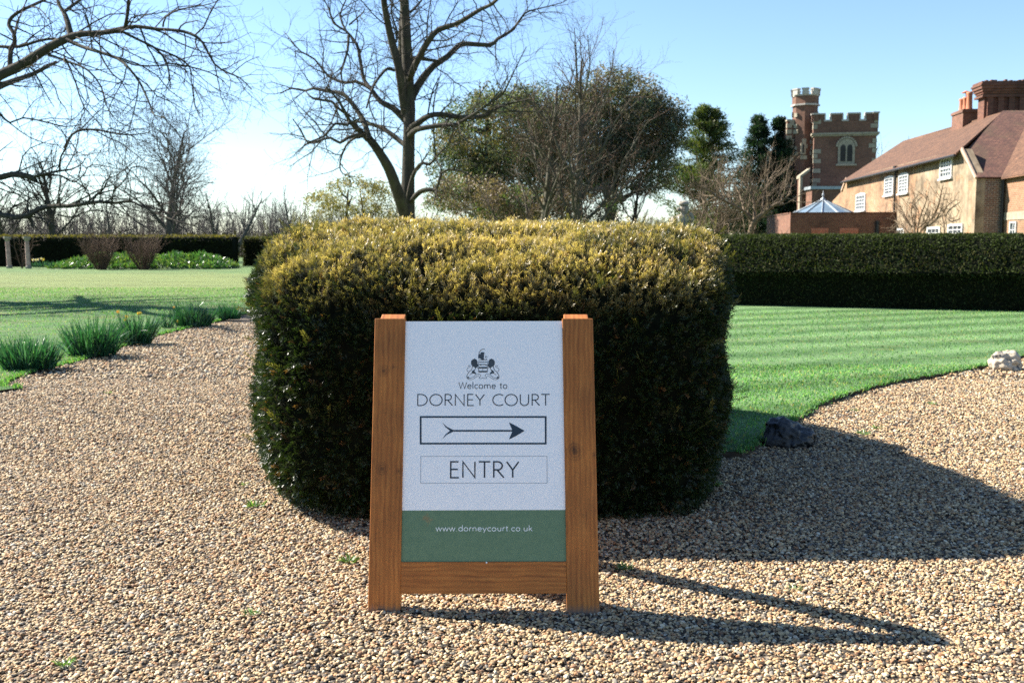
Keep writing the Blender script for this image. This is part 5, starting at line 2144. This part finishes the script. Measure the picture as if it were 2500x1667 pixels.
conifer("ragged dark conifer with bare lower limbs beside the broad evergreens", 1618, 78, 245, 165, 71, [(.03, .055, .016), (.06, .08, .022), (.085, .095, .028)], 30)
YC_ = 86
for lab, xs, tops, half in (("dense columnar yew left of the church tower, the broadest of three", 1738, 272, 78), ("thin columnar yew nearest the church tower", 1783, 276, 48), ("low dark yew squeezed against the church tower", 1800, 325, 40)):
    conifer(lab, xs, YC_ + (xs % 3), tops, half, 72 + xs, [(.012, .030, .014), (.018, .038, .016), (.01, .024, .014)], 24, group="columnar yews beside the tower", ragged=.15)

# the pruned apple tree by the pavilion
def apple():
    Y = 47.0
    v = (1600, 180, 3.408)
    rnd = random.Random(12)
    L = []
    base = at(*c4(780, 1330), Y)
    base[2] = 0

    def add(pts, rs, dy=0.0):
        L.append(line_px(pts, v, Y, dy, .05, rs, rnd=rnd))

    add([(790, 1320), (820, 1235), (890, 1170), (960, 1110), (1050, 1060), (1120, 1000)], [24, 20, 17, 13, 9, 5], -1)
    p, r = L[0]
    L[0] = ([tuple(base)] + p, [r[0] * 1.2] + r)
    add([(822, 1230), (825, 1130), (810, 1020), (760, 930), (700, 860)], [14, 12, 10, 8, 4], 1.5)
    add([(818, 1240), (740, 1150), (640, 1090), (520, 1030), (420, 960), (340, 930)], [14, 12, 11, 9, 7, 3], -1.5)
    add([(640, 1090), (560, 980), (520, 900), (480, 850)], [8, 7, 6, 3], 1)
    add([(740, 1150), (700, 1000), (640, 900)], [8, 6, 3], 2)
    add([(890, 1170), (900, 1030), (940, 900), (990, 820)], [9, 8, 6, 3], 1.5)
    add([(520, 1030), (400, 1080), (320, 1130), (300, 1200)], [7, 6, 4, 2], 1)
    add([(700, 1210), (600, 1230), (480, 1290)], [8, 6, 3], -1)
    cfg = [dict(dens=6.5, len=2.1, rad=.024, ang=(40, 85), n=5, wig=.16, trop=.10, short=.2, start=.1, bias=(0, 0, .35)),
           dict(dens=3.6, len=.9, rad=.013, ang=(25, 60), n=4, wig=.18, trop=.08, start=.15, bias=(0, 0, .2)),
           dict(dens=3.2, len=.40, rad=.009, ang=(25, 60), n=3, wig=.2, start=.2)]
    return tree_from("fruit_tree", "brown twiggy pruned fruit tree with pale leaning trunk behind the long hedge", base, L, cfg, (M_TWIG_PALE, M_TWIG_PALE), 8)


apple()
rule_tree("bushy brown bare shrub left of the fruit tree", px_x(1640, 50), 50, px_z(385, 50), 3.3, 66, (M_TWIG_PALE, M_TWIG_PALE), fork=.05, limbs=18, r0=.12, twig=1.0, dens=1.5, rise=.10, cat="shrub", name="bare_shrub", group=None)
rule_tree("pale twiggy shrub behind the stone figure", px_x(1480, 64), 64, px_z(470, 64), 2.4, 67, (M_TWIG_PALE, M_TWIG_PALE), fork=.05, limbs=14, r0=.08, twig=1.0, dens=1.6, rise=.08, cat="shrub", name="bare_shrub", group=None)


# the far-off belt of woodland that closes the view
def woodland():
    r = random.Random(77)
    out = []
    for i in range(2100):
        y = r.uniform(118, 150)
        x = r.uniform(-.62 * y, .62 * y)
        h = r.uniform(3.0, 7.5) * (1.0 if x < -12 else .75)
        p = walk((x, y, 0), vun((r.gauss(0, .2), 0, 1)), h, .09, .02, 4, .1, .03, r)
        out.append((0, p[0], p[1]))
        sprout(out, p[0], p[1], 0, [dict(dens=2.4, len=2.2, rad=.030, ang=(20, 60), n=3, wig=.15, trop=.05), dict(dens=2.2, len=1.0, rad=.017, ang=(20, 60), n=3, wig=.15)], r)
    o = tubes([(p, q) for _, p, q in out], 3, "far_woodland", M_TWIG_GREY, None)
    tag(o, "grey belt of bare far-off woodland along the horizon", "woodland", kind="stuff")
    # evergreen undergrowth at its feet
    n = 26000
    y = NR.uniform(112, 150, n)
    P = np.stack((NR.uniform(-.62, .62, n) * y, y, NR.uniform(0, 1, n) ** 1.5 * 2.6), 1)
    D = rnd_dirs(n)
    U = unit(np.cross(D, rnd_dirs(n)))
    c = np.array([(.05, .055, .035), (.08, .07, .05), (.06, .05, .045)])[NR.integers(0, 3, n)]
    V, Fa, CC = cards(P, D, U, .7, .4, c)
    o = mk("far_undergrowth", V, Fa, M_HEDGE, None, col=CC, uv=False)
    tag(o, "dull undergrowth at the foot of the far woodland", "undergrowth", kind="stuff")


woodland()


# ------------------------------------------------------------------ daffodil clumps
def blades(P, D, L, W, droop, col, segs=3):
    """curved strap leaves"""
    n = len(P)
    S = unit(np.cross(D, np.array((0, 0, 1.0)) + rnd_dirs(n) * .8))
    rows = []
    d = D.copy()
    q = P.copy()
    ww = [1.0, 1.0, .8, .12]
    for k in range(segs + 1):
        wk = (W * ww[min(k, 3)] / 2)[:, None]
        rows.append(np.stack((q - S * wk, q + S * wk), 1))
        q = q + d * (L / segs)[:, None]
        d = unit(d + np.array((0, 0, -1.0)) * droop[:, None] + D * .15)
    V = np.concatenate(rows, 1)                       # n, 2*(segs+1), 3
    m = 2 * (segs + 1)
    Fa = np.concatenate([np.arange(n)[:, None] * m + np.array([[2 * k, 2 * k + 1, 2 * k + 3, 2 * k + 2]]) for k in range(segs)])
    return V.reshape(-1, 3), Fa, np.repeat(col, m, 0)


def flower(parent, p, r, col, trumpet, face):
    mb = MB()
    f = unit(np.asarray(face, float))
    x = unit(np.cross(f, (0, 0, 1)))
    y = np.cross(x, f)
    for i in range(6):
        a = i * PI / 3
        d = x * math.cos(a) + y * math.sin(a)
        s = -x * math.sin(a) + y * math.cos(a)
        mb.add([p, p + d * r * .55 + s * r * .3 - f * r * .05, p + d * r - f * r * .1, p + d * r * .55 - s * r * .3 - f * r * .05], [(0, 1, 2, 3)], col)
    n = 8
    ra = [p + (x * math.cos(t) + y * math.sin(t)) * r * .28 for t in np.arange(n) * 2 * PI / n]
    rb = [p + f * r * .6 + (x * math.cos(t) + y * math.sin(t)) * r * .42 for t in np.arange(n) * 2 * PI / n]
    mb.add(ra + rb, [(i, (i + 1) % n, n + (i + 1) % n, n + i) for i in range(n)], trumpet)
    return mb.build("flower", M_PETAL, parent, fix=False)


def daffodils(label, xd, yd, half, height, n, seed, flowers=(), group="daffodil clumps along the gravel edge", z=.03, col=None, squash=.75, wmul=1.0):
    g = np.random.default_rng(seed)
    c = dpt(xd, yd, z)
    k = c[1] / F / .9408
    hw, h = half * k, height * k
    root = empty("daffodil_clump", c, label, "daffodils", group)
    r = np.sqrt(g.uniform(0, 1, n)) * hw * .72
    a = g.uniform(0, 2 * PI, n)
    off = np.stack((np.cos(a) * r, np.sin(a) * r * squash, np.zeros(n)), 1)
    P = c + off
    D = unit(np.stack((off[:, 0] / hw * .62, off[:, 1] / hw * .5, np.ones(n)), 1) + g.normal(0, .24, (n, 3)) * (1, 1, .2))
    L = h * g.uniform(.45, 1.12, n) * (1 + .18 * lump(P * 4, 1.0, seed))
    cols = np.asarray(col or [(.020, .095, .045), (.028, .12, .055), (.05, .13, .095), (.016, .075, .04), (.04, .13, .05)])
    C = cols[g.integers(0, len(cols), n)] * g.uniform(.7, 1.3, (n, 1))
    V, Fa, CC = blades(P, D, L, .015 * wmul * g.uniform(.6, 1.3, n), np.where(g.uniform(0, 1, n) < .15, .55, g.uniform(-.01, .22, n)), C)
    mk("leaves", V, Fa, M_DAFF, root, col=CC, uv=False)
    for (fx, fy, kind) in flowers:
        p = at(fx / .9408, fy / .9408, c[1] + g.uniform(-.1, .1))
        cc, tt = {'y': ((.72, .58, .12), (.75, .50, .05)), 'o': ((.70, .48, .10), (.72, .30, .05)), 'w': ((.85, .82, .62), (.85, .72, .30))}[kind]
        f = flower(root, p, .032 if c[1] < 30 else .10, cc, tt, (g.uniform(-1, .3), -1, g.uniform(-.1, .3)))
        sm = MB()
        q = np.array((c[0] * .4 + p[0] * .6, p[1], c[2]))
        sm.cyl(q, p, .004, .004, 5)
        sm.build("stem", plain("flower_stem_mat", (.06, .15, .04), .5), f)
    return root


daffodils("wide daffodil clump without flowers at the left edge of the view", 66, 846, 82, 80, 620, 1)
daffodils("tall spiky daffodil clump with a few pale buds, second from the left edge", 214, 815, 72, 86, 560, 2, [(236, 778, 'y')])
daffodils("daffodil clump topped with yellow flowers, third from the left edge", 313, 788, 52, 68, 420, 3, [(271, 716, 'o'), (290, 727, 'y'), (318, 720, 'y'), (322, 719, 'y'), (288, 735, 'y')])
daffodils("thin little daffodil tuft with one orange flower between bigger clumps", 386, 752, 17, 42, 70, 4, [(400, 706, 'o'), (408, 738, 'y')])
daffodils("dark bluish daffodil clump, second nearest the clipped yew", 445, 748, 55, 56, 430, 5)
daffodils("small daffodil clump nearest the clipped yew", 527, 733, 34, 42, 280, 6)

# ------------------------------------------------------------------ far side of the left lawn
YF = 61.0


def bank():
    """the low planted bank in front of the far hedge"""
    xs = np.linspace(px_x(110, YF), px_x(532, YF), 70)
    ys = np.linspace(YF - 1.6, YF + 2.6, 22)
    Xd = np.linspace(110, 532, 70)
    top = np.interp(Xd, [110, 140, 185, 220, 260, 330, 380, 420, 470, 500, 532], [0, .22, .58, .80, .72, .62, .74, .78, .74, .55, 0])
    prof = np.clip(np.interp(ys, [YF - 1.6, YF - .8, YF + .2, YF + 1.4, YF + 2.6], [0, .45, 1, .8, 0]), 0, 1)
    V = np.array([[(x, y, .02 + t * p) for y, p in zip(ys, prof)] for x, t in zip(xs, top)])
    V[:, :, 2] += lump(V.reshape(-1, 3), 2.2, 8).reshape(V.shape[:2]) * .10 * (V[:, :, 2] > .1)
    n, m = V.shape[:2]
    Fa = np.array([(i * m + j, (i + 1) * m + j, (i + 1) * m + j + 1, i * m + j + 1) for i in range(n - 1) for j in range(m - 1)])
    o = mk("grassy_bank", V.reshape(-1, 3), Fa, plain("bank_soil_mat", (.05, .09, .03), .95, .4, 3), smooth=True, uv=False)
    tag(o, kind="structure")
    N_ = 15000
    i, j = NR.integers(0, n, N_), NR.integers(0, m, N_)
    P = V[i, j] + NR.normal(0, .06, (N_, 3))
    P = P[V[i, j][:, 2] > .06]
    N_ = len(P)
    D = unit(rnd_dirs(N_) * .7 + np.array((0, -.15, .7)))
    U = unit(np.cross(D, rnd_dirs(N_)))
    pal = np.array([(.05, .14, .045), (.08, .18, .05), (.15, .22, .06), (.04, .11, .05)])
    pt = (lump(P, 1.6, 18) * 1.3 + NR.normal(0, .8, N_) + 1.6).clip(0, 3).astype(int)
    V2, F2, C2 = cards(P, D, U, .24 * NR.uniform(.6, 1.4, N_), .07, pal[pt] * NR.uniform(.7, 1.3, (N_, 1)))
    o = mk("ground_cover", V2, F2, M_DAFF, None, col=C2, uv=False)
    tag(o, "bright green leafy ground cover on the bank before the far hedge", "ground cover", kind="stuff")


bank()


def vase_shrub(label, xd, w, seed):
    Y = YF - 2.2
    rnd = random.Random(seed)
    k = Y / F / .9408
    base = np.array((px_x(xd, Y), Y, .02))
    H = px_z(536, Y)
    root = empty("bare_shrub", base, label, "shrub", "vase-shaped shrubs before the far hedge")
    out = []
    stems = []
    for i in range(70):
        a = rnd.uniform(0, 6.28)
        s = rnd.uniform(0, 1) ** .6
        p = vadd(tuple(base), (math.cos(a) * .3 * s, math.sin(a) * .3 * s, 0))
        d = vun((math.cos(a) * s * w * k / H * 1.05, math.sin(a) * s * w * k / H * 1.05, 1))
        q = walk(p, d, H * rnd.uniform(.75, 1.1), .022, .006, 6, .05, .0, rnd)
        stems.append(q)
        sprout(out, q[0], q[1], 0, [dict(dens=5.0, len=.75, rad=.012, ang=(15, 45), n=3, wig=.12, trop=.06, start=.15), dict(dens=3.0, len=.32, rad=.007, ang=(20, 50), n=2, wig=.1)], rnd)
    tubes(stems, 5, "stems", M_TWIG_BROWN, root)
    tubes([(p, q) for _, p, q in out], 3, "twigs", M_TWIG_BROWN, root)


vase_shrub("brown vase-shaped bare shrub before the far hedge, left one of two", 230, 46, 3)
vase_shrub("brown vase-shaped bare shrub before the far hedge, right one of two", 328, 48, 4)


def pillar(label, xd, Y, lean, ytop=543):
    x = px_x(xd, Y)
    root = empty("stone_pillar", (x, Y, .02), label, "pillar", "pergola pillars before the far hedge")
    H = px_z(ytop, Y)
    a = np.array((x, Y, .02))
    b = np.array((x + lean, Y, H - .30))
    mb = MB()
    mb.lathe(a, [(.19, 0), (.19, .14), (.15, .18)], 8)
    mb.build("base", M_STATUE, root)
    mb = MB()
    mb.cyl(a + Z * .18, b, .135, .12, 10)
    mb.build("shaft", plain("worn_pillar_mat", (.40, .27, .23), .9, .3, 4, .4), root, smooth=False)
    mb = MB()
    mb.lathe(b, [(.125, -.01), (.14, .05), (.20, .14), (.22, .16), (.22, .30)], 10)
    mb.build("capital", M_STATUE, root)


pillar("pinkish weathered pillar nearest the left edge of the view", 19, 62, -.05)
pillar("grey weathered pillar right of the pinkish one before the far hedge", 63, 61, -.03)
rnd_ = random.Random(15)
rb = np.array((px_x(48, 61.6), 61.6, .02))
ls = [walk(tuple(rb), vun((rnd_.gauss(0, .25), 0, 1)), rnd_.uniform(1.7, 2.7), .035, .012, 6, .10, .02, rnd_) for _ in range(6)]
tree_from("climbing_rose", "bare climbing rose between the two weathered pillars", rb, ls,
          [dict(dens=3, len=.8, rad=.014, ang=(30, 80), n=4, wig=.2), dict(dens=3, len=.35, rad=.008, ang=(30, 70), n=3, wig=.2)], (M_TWIG_BROWN, M_TWIG_BROWN), 16, "climbing plant")
for lab, xd, yd, hf, h, n, fl in (
        ("low blue-green daffodil clump at the foot of the pillars", 118, 614, 70, 14, 260, [(82, 597, 'w'), (88, 596, 'w'), (95, 594, 'w'), (99, 596, 'y'), (76, 597, 'w')]),
        ("low blue-green daffodil clump between the two brown shrubs", 285, 617, 50, 13, 260, [(300, 604, 'w')]),
        ("small pale flowered daffodil clump right of the brown shrubs", 411, 615, 24, 15, 130, [(405, 597, 'w'), (412, 600, 'y'), (418, 597, 'w')]),
        ("white flowered daffodil clump, rightmost at the foot of the bank", 450, 617, 18, 17, 120, [(444, 598, 'w'), (450, 596, 'w'), (456, 600, 'w'), (448, 604, 'y')])):
    daffodils(lab, xd, yd, hf, h, n, int(xd), fl, "daffodils along the far side of the lawn", .03, [(.03, .10, .06), (.04, .12, .075), (.035, .09, .06)], .25, 3.2)


# ------------------------------------------------------------------ stones on the lawn's edge
def rock(label, c, size, bumps, mat, seed, name="flint_boulder", rough=.05):
    V, Fa = ico(5)
    r = np.ones(len(V))
    for (d, w_, amp) in bumps:
        d = unit(np.asarray(d, float))
        r += amp * np.exp(-((V - d) ** 2).sum(1) / (2 * w_ * w_))
    r += lump(V, 2.3, seed) * rough - np.abs(lump(V, 4.2, seed + 1)) * rough * 1.1 + lump(V, 9, seed + 3) * rough * .35 - np.abs(lump(V, 15, seed + 2)) * rough * .3
    P = V * r[:, None] * np.asarray(size)
    P[:, 2] = np.maximum(P[:, 2], -.55 * size[2])
    P[:, 2] -= P[:, 2].min() + .015
    o = mk(name, P + np.asarray(c), Fa, mat, smooth=True, uv=False)
    return tag(o, label, "boulder", "flint boulders on the lawn edge")


def flint_mat(name, pale, dark, cut):
    k = NT(name)
    n1 = k.noise(k.coord(), 9, 6, .65)
    n2 = k.noise(k.coord(), 26, 5, .6)
    f = k.math('ADD', k.math('MULTIPLY', n1.outputs[0], .8), k.math('MULTIPLY', n2.outputs[0], .2))
    col = k.mix(k.ramp(f, [(cut, 0), (cut + .04, 1)]), dark, k.ramp(n2.outputs[0], [(.3, tuple(a * .65 for a in pale)), (.7, pale)]))
    k.set(Base_Color=col, Roughness=k.ramp(f, [(cut, .35), (cut + .05, .85)]))
    k.bump(f, .7, .03)
    return k.m


c = dpt(1812, 1022)
rock("dark lumpy flint boulder in the shade of the yew", (c[0], c[1], 0), (.175, .135, .125),
     [((-.35, .1, .95), .38, .42), ((.95, -.1, .25), .40, .30), ((.45, -.25, .85), .26, -.42), ((-.95, -.3, -.2), .4, .28), ((.35, .5, .8), .25, .15), ((0, -1, .1), .3, -.12)],
     flint_mat("dark_flint_mat", (.055, .058, .062), (.010, .011, .013), .50), 40, rough=.13)
c = dpt(2308, 850)
rock("pale knobbly flint boulder in the sun on the lawn edge", (c[0], c[1], 0), (.190, .165, .165),
     [((-.6, -.2, .85), .22, .22), ((.55, -.1, .8), .3, .10), ((-.05, -.75, .55), .20, -.34), ((.2, -.9, -.05), .12, -.22), ((.5, -.85, -.1), .12, -.2), ((-.75, -.3, -.2), .4, .10), ((.05, -.2, 1), .22, -.14)],
     flint_mat("pale_flint_mat", (.52, .44, .33), (.05, .045, .045), .40), 47, rough=.10)


# ------------------------------------------------------------------ small weeds in the gravel
def weed():
    g = np.random.default_rng(3)
    root = empty("weed", (0, 0, 0), "small green weed tuft sprouting from the gravel", "weed", "weeds in the gravel")
    n = 46
    a = g.uniform(0, 2 * PI, n)
    P = np.stack((np.cos(a), np.sin(a) * .7, np.zeros(n)), 1) * (g.uniform(0, .055, n)[:, None]) + (0, 0, .008)
    D = unit(np.stack((np.cos(a) * .9, np.sin(a) * .9, np.full(n, .55)), 1) + g.normal(0, .3, (n, 3)))
    V, Fa, C = blades(P, D, .045 * g.uniform(.5, 1.3, n), .007 * g.uniform(.6, 1.4, n), g.uniform(.0, .3, n), np.array([(.12, .22, .05)]) * g.uniform(.6, 1.5, (n, 1)))
    mk("leaves", V, Fa, M_DAFF, root, col=C, uv=False)
    return root


wd0 = weed()
spots = [(585, 1165), (560, 1116), (803, 1292), (578, 1414), (1435, 1310), (1825, 1358), (1965, 945), (1985, 1000), (2010, 985), (150, 1530), (395, 800), (250, 905), (1640, 1118), (2140, 930)]
rw = random.Random(2)
for i, (x, y) in enumerate(spots):
    p = dpt(x, y)
    if i == 0:
        o = wd0
    else:
        o = wd0.copy()
        COL.objects.link(o)
        for ch in wd0.children:
            c2 = ch.copy()
            COL.objects.link(c2)
            c2.parent = o
            c2.matrix_parent_inverse = Matrix.Identity(4)
    o.location = (float(p[0]), float(p[1]), .004)
    o.rotation_euler = (0, 0, rw.uniform(0, 6.28))
    s_ = rw.uniform(.45, .95)
    o.scale = (s_, s_, s_)


# ------------------------------------------------------------------ grass blades near the lens and along the cut edges
def grass():
    def field_pts(poly, y0, y1, n):
        X = NR.uniform(-.54 * y1, .54 * y1, n)
        Y = NR.uniform(y0, y1, n)
        ok = (np.abs(X) < .54 * Y) & inside(poly, X, Y)
        return np.stack((X[ok], Y[ok]), 1)

    Ps, Ls = [], []
    for poly, y0, y1, n, z in ((R_POLY, 6.5, 12, 110000, LZ), (R_POLY, 12, 22, 60000, LZ), (L_POLY, 7, 14, 80000, .03), (L_POLY, 14, 34, 90000, .03)):
        p = field_pts(poly, y0, y1, n)
        Ps.append(np.c_[p, np.full(len(p), z - .004)])
        Ls.append(np.full(len(p), .028 if z == LZ else .034))
    for edge, z, k in ((r_edge, LZ, 34), (l_edge, .03, 46)):
        E = np.repeat(np.array([e for e in edge if abs(e[0]) < .56 * e[1] and e[1] < 24]), k, 0)
        p = E + NR.normal(0, .022, E.shape)
        Ps.append(np.c_[p, np.full(len(p), z - .012)])
        Ls.append(np.full(len(p), .045))
    P, L = np.vstack(Ps), np.concatenate(Ls)
    n = len(P)
    D = unit(NR.normal(0, .45, (n, 3)) * (1, 1, .2) + (0, 0, 1))
    pal = np.array([(.065, .19, .062), (.10, .255, .08), (.16, .30, .11), (.27, .29, .12), (.08, .22, .07)])
    C = pal[NR.choice(5, n, p=[.25, .27, .2, .08, .2])] * NR.uniform(.75, 1.3, (n, 1))
    ang = math.atan2(.40, .92)
    st = np.sin((-P[:, 0] * math.sin(ang) + P[:, 1] * math.cos(ang) + .17) * 2 * PI / 1.25)
    onr = inside(R_POLY, P[:, 0], P[:, 1])
    C = np.where(onr[:, None], C * (1.18 + .22 * st[:, None]) * np.array((1.15, 1.0, 1.2)), C)
    V, Fa, CC = cards(P, D, unit(np.cross(D, rnd_dirs(n))), L * NR.uniform(.5, 1.4, n), .0065 * (1 + P[:, 1] / 14), C)
    o = mk("grass", V, Fa, M_BLADE, None, col=CC, uv=False)
    tag(o, "short mown grass of the lawns and their ragged edges", "grass", kind="stuff")


grass()


# ------------------------------------------------------------------ bare climber on the house wall
def climber():
    A, d, nin = HA, HDIR, HIN
    rnd = random.Random(18)

    def wp(x, y):
        return tuple(on_plane(*c5(x, y), A - nin * (.10 + rnd.uniform(0, .06)), nin))

    L = []
    for pts in ([(905, 1420), (900, 1300), (880, 1200), (890, 1100), (940, 1040)], [(915, 1420), (930, 1300), (960, 1180), (1000, 1080), (970, 1020)],
                [(895, 1420), (860, 1280), (800, 1180), (770, 1120), (720, 1090)], [(920, 1420), (960, 1310), (1040, 1230), (1100, 1180), (1160, 1230), (1240, 1210)],
                [(900, 1420), (840, 1330), (760, 1250), (690, 1230), (660, 1180)], [(910, 1420), (905, 1250), (915, 1150), (850, 1080)],
                [(1040, 1230), (1090, 1130), (1110, 1040), (1130, 960)], [(930, 1300), (985, 1260), (1030, 1170)], [(1130, 1420), (1140, 1300), (1120, 1200), (1170, 1120), (1230, 1080)]):
        q = [wp(*p) for p in pts]
        Q = [tuple(a) for a in smooth_line(q, .35)]
        L.append((Q, list(np.linspace(.05, .015, len(Q)))))
    base = np.array(L[0][0][0])
    base[2] = 0
    o_ = tuple(float(a) for a in -nin * .1)
    cfg = [dict(dens=5.5, len=1.2, rad=.016, ang=(30, 70), n=4, wig=.16, trop=.04, start=.2, bias=(float(d[0]) * .0, 0, .1)),
           dict(dens=5.0, len=.55, rad=.010, ang=(30, 60), n=3, wig=.16, start=.1)]
    return tree_from("wall_climber", "bare brown climber trained on the limewashed house wall", base, L, cfg, (M_TWIG_PALE, M_TWIG_PALE), 19, "climbing plant")


climber()


# ------------------------------------------------------------------ the stone figure
def statue():
    Y = 27.0
    sc = 13.07

    def sp(x, y, dy=0.0):
        return at(1580 + x / sc, 470 + y / sc, Y + dy)

    hd = sp(1195, 500)
    root = empty("statue", (hd[0], Y, 0), "weathered stone figure of a person showing above the clipped yew", "statue")
    zs = sp(1100, 900)[2]
    mb = MB()
    x0 = sp(1060, 900)[0]
    mb.box((x0, Y, .12), (.80, .80, .24))
    mb.box((x0, Y, .62), (.62, .62, .76))
    mb.box((x0, Y, 1.06), (.76, .76, .12))
    mb.build("pedestal", M_STATUE, root, bevel=.015)
    # skinned body: hips, waist, chest, neck, head, both arms
    J = {}
    neck = sp(1165, 730)
    chest = sp(1080, 900)
    sl, sr = sp(830, 880), sp(1340, 840)
    pts = [(x0, Y, 1.14), (x0 + .01, Y, 1.42), tuple(chest - Z * .12), tuple(chest + Z * .02), tuple(neck), tuple(sp(1185, 640)), tuple(sp(1190, 540, -.01)), tuple(sp(1180, 400)),
           tuple(sl), tuple(sp(740, 1080, .02)), tuple(sp(860, 1300, -.22)), tuple(sr), tuple(sp(1430, 1000, .0)), tuple(sp(1440, 800, -.10)), tuple(sp(1375, 640, -.16))]
    rad = [(.24, .22), (.20, .17), (.20, .15), (.17, .13), (.085, .085), (.095, .10), (.135, .14), (.115, .125),
           (.105, .10), (.085, .085), (.065, .065), (.10, .10), (.08, .08), (.062, .062), (.05, .05)]
    ed = [(0, 1), (1, 2), (2, 3), (3, 4), (4, 5), (5, 6), (6, 7), (3, 8), (8, 9), (9, 10), (3, 11), (11, 12), (12, 13), (13, 14)]
    me = bpy.data.meshes.new("figure")
    me.from_pydata([tuple(float(a) for a in p) for p in pts], ed, [])
    o = bpy.data.objects.new("figure", me)
    COL.objects.link(o)
    o.parent = root
    o.matrix_parent_inverse = Matrix.Translation(root.location).inverted()
    m = o.modifiers.new("skin", 'SKIN')
    m.use_smooth_shade = True
    for i, rr in enumerate(rad):
        me.skin_vertices[0].data[i].radius = rr
    me.skin_vertices[0].data[0].use_root = True
    s = o.modifiers.new("sub", 'SUBSURF')
    s.levels = s.render_levels = 2
    tx = bpy.data.textures.new("stone_wear", 'CLOUDS')
    tx.noise_scale = .09
    dm = o.modifiers.new("wear", 'DISPLACE')
    dm.texture = tx
    dm.strength = .035
    me.materials.append(M_STATUE)
    # wreath or cap of hair, nose and brow
    mb = MB()
    c = np.array(sp(1165, 360))
    V, Fa = ico(3)
    P = V * np.array((.145, .15, .075)) * (1 + lump(V, 5, 3) * .08)[:, None]
    mb.adda(P + c, Fa)
    P = V * np.array((.055, .05, .05)) * (1 + lump(V, 5, 6) * .1)[:, None]
    for x, y in ((1080, 330), (1010, 540), (1250, 350)):
        mb.adda(P + np.array(sp(x, y, -.03)), Fa)
    mb.build("hair", M_STATUE, o, smooth=True)
    mb = MB()
    fc = np.array(sp(1185, 520, -.135))
    mb.adda(V * (.022, .03, .045) + fc, Fa)
    for s_ in (-.05, .05):
        mb.adda(V * (.03, .012, .012) + fc + (s_, .012, .045), Fa)
    mb.adda(V * (.04, .012, .010) + fc + (0, .015, -.065), Fa)
    mb.build("face", M_STATUE, o, smooth=True)


statue()


# ------------------------------------------------------------------ surfaces settled to the strength of the sun
def settle(m, k):
    t = m.node_tree
    b = t.nodes.get("Principled BSDF")
    sock = b.inputs["Base Color"]
    if not sock.is_linked:
        return
    src = sock.links[0].from_socket
    nd = t.nodes.new("ShaderNodeMix")
    nd.data_type = 'RGBA'
    nd.blend_type = 'MULTIPLY'
    nd.inputs[0].default_value = 1.0
    nd.inputs[7].default_value = (k, k, k, 1)
    t.links.new(src, nd.inputs[6])
    t.links.new(nd.outputs[2], sock)


SETTLE = {"gravel_stones_mat": .92, "gravel_ground_mat": .36, "left_lawn_mat": .70, "field_mat": .6, "striped_lawn_mat": .74, "grass_blade_mat": .66, "yew_needle_mat": 1.0, "yew_inside_mat": .6,  # gravel ground dimmed further so the gaps between stones look shaded
          "hedge_leaf_mat": .62, "evergreen_leaf_mat": 1.2, "limewashed_brick_mat": .66, "clay_roof_tile_mat": .42, "mossy_roof_tile_mat": .42, "white_paint_mat": .8,
          "chimney_brick_mat": .6, "red_brick_mat": .55, "tower_brick_mat": .62, "orange_brick_mat": .5, "weathered_brick_mat": .8, "limestone_mat": .62, "pale_coping_mat": .75,
          "daffodil_leaf_mat": .75, "pale_twig_mat": .8, "weathered_stone_mat": .8}
for m_ in bpy.data.materials:
    if m_.name in SETTLE:
        settle(m_, SETTLE[m_.name])
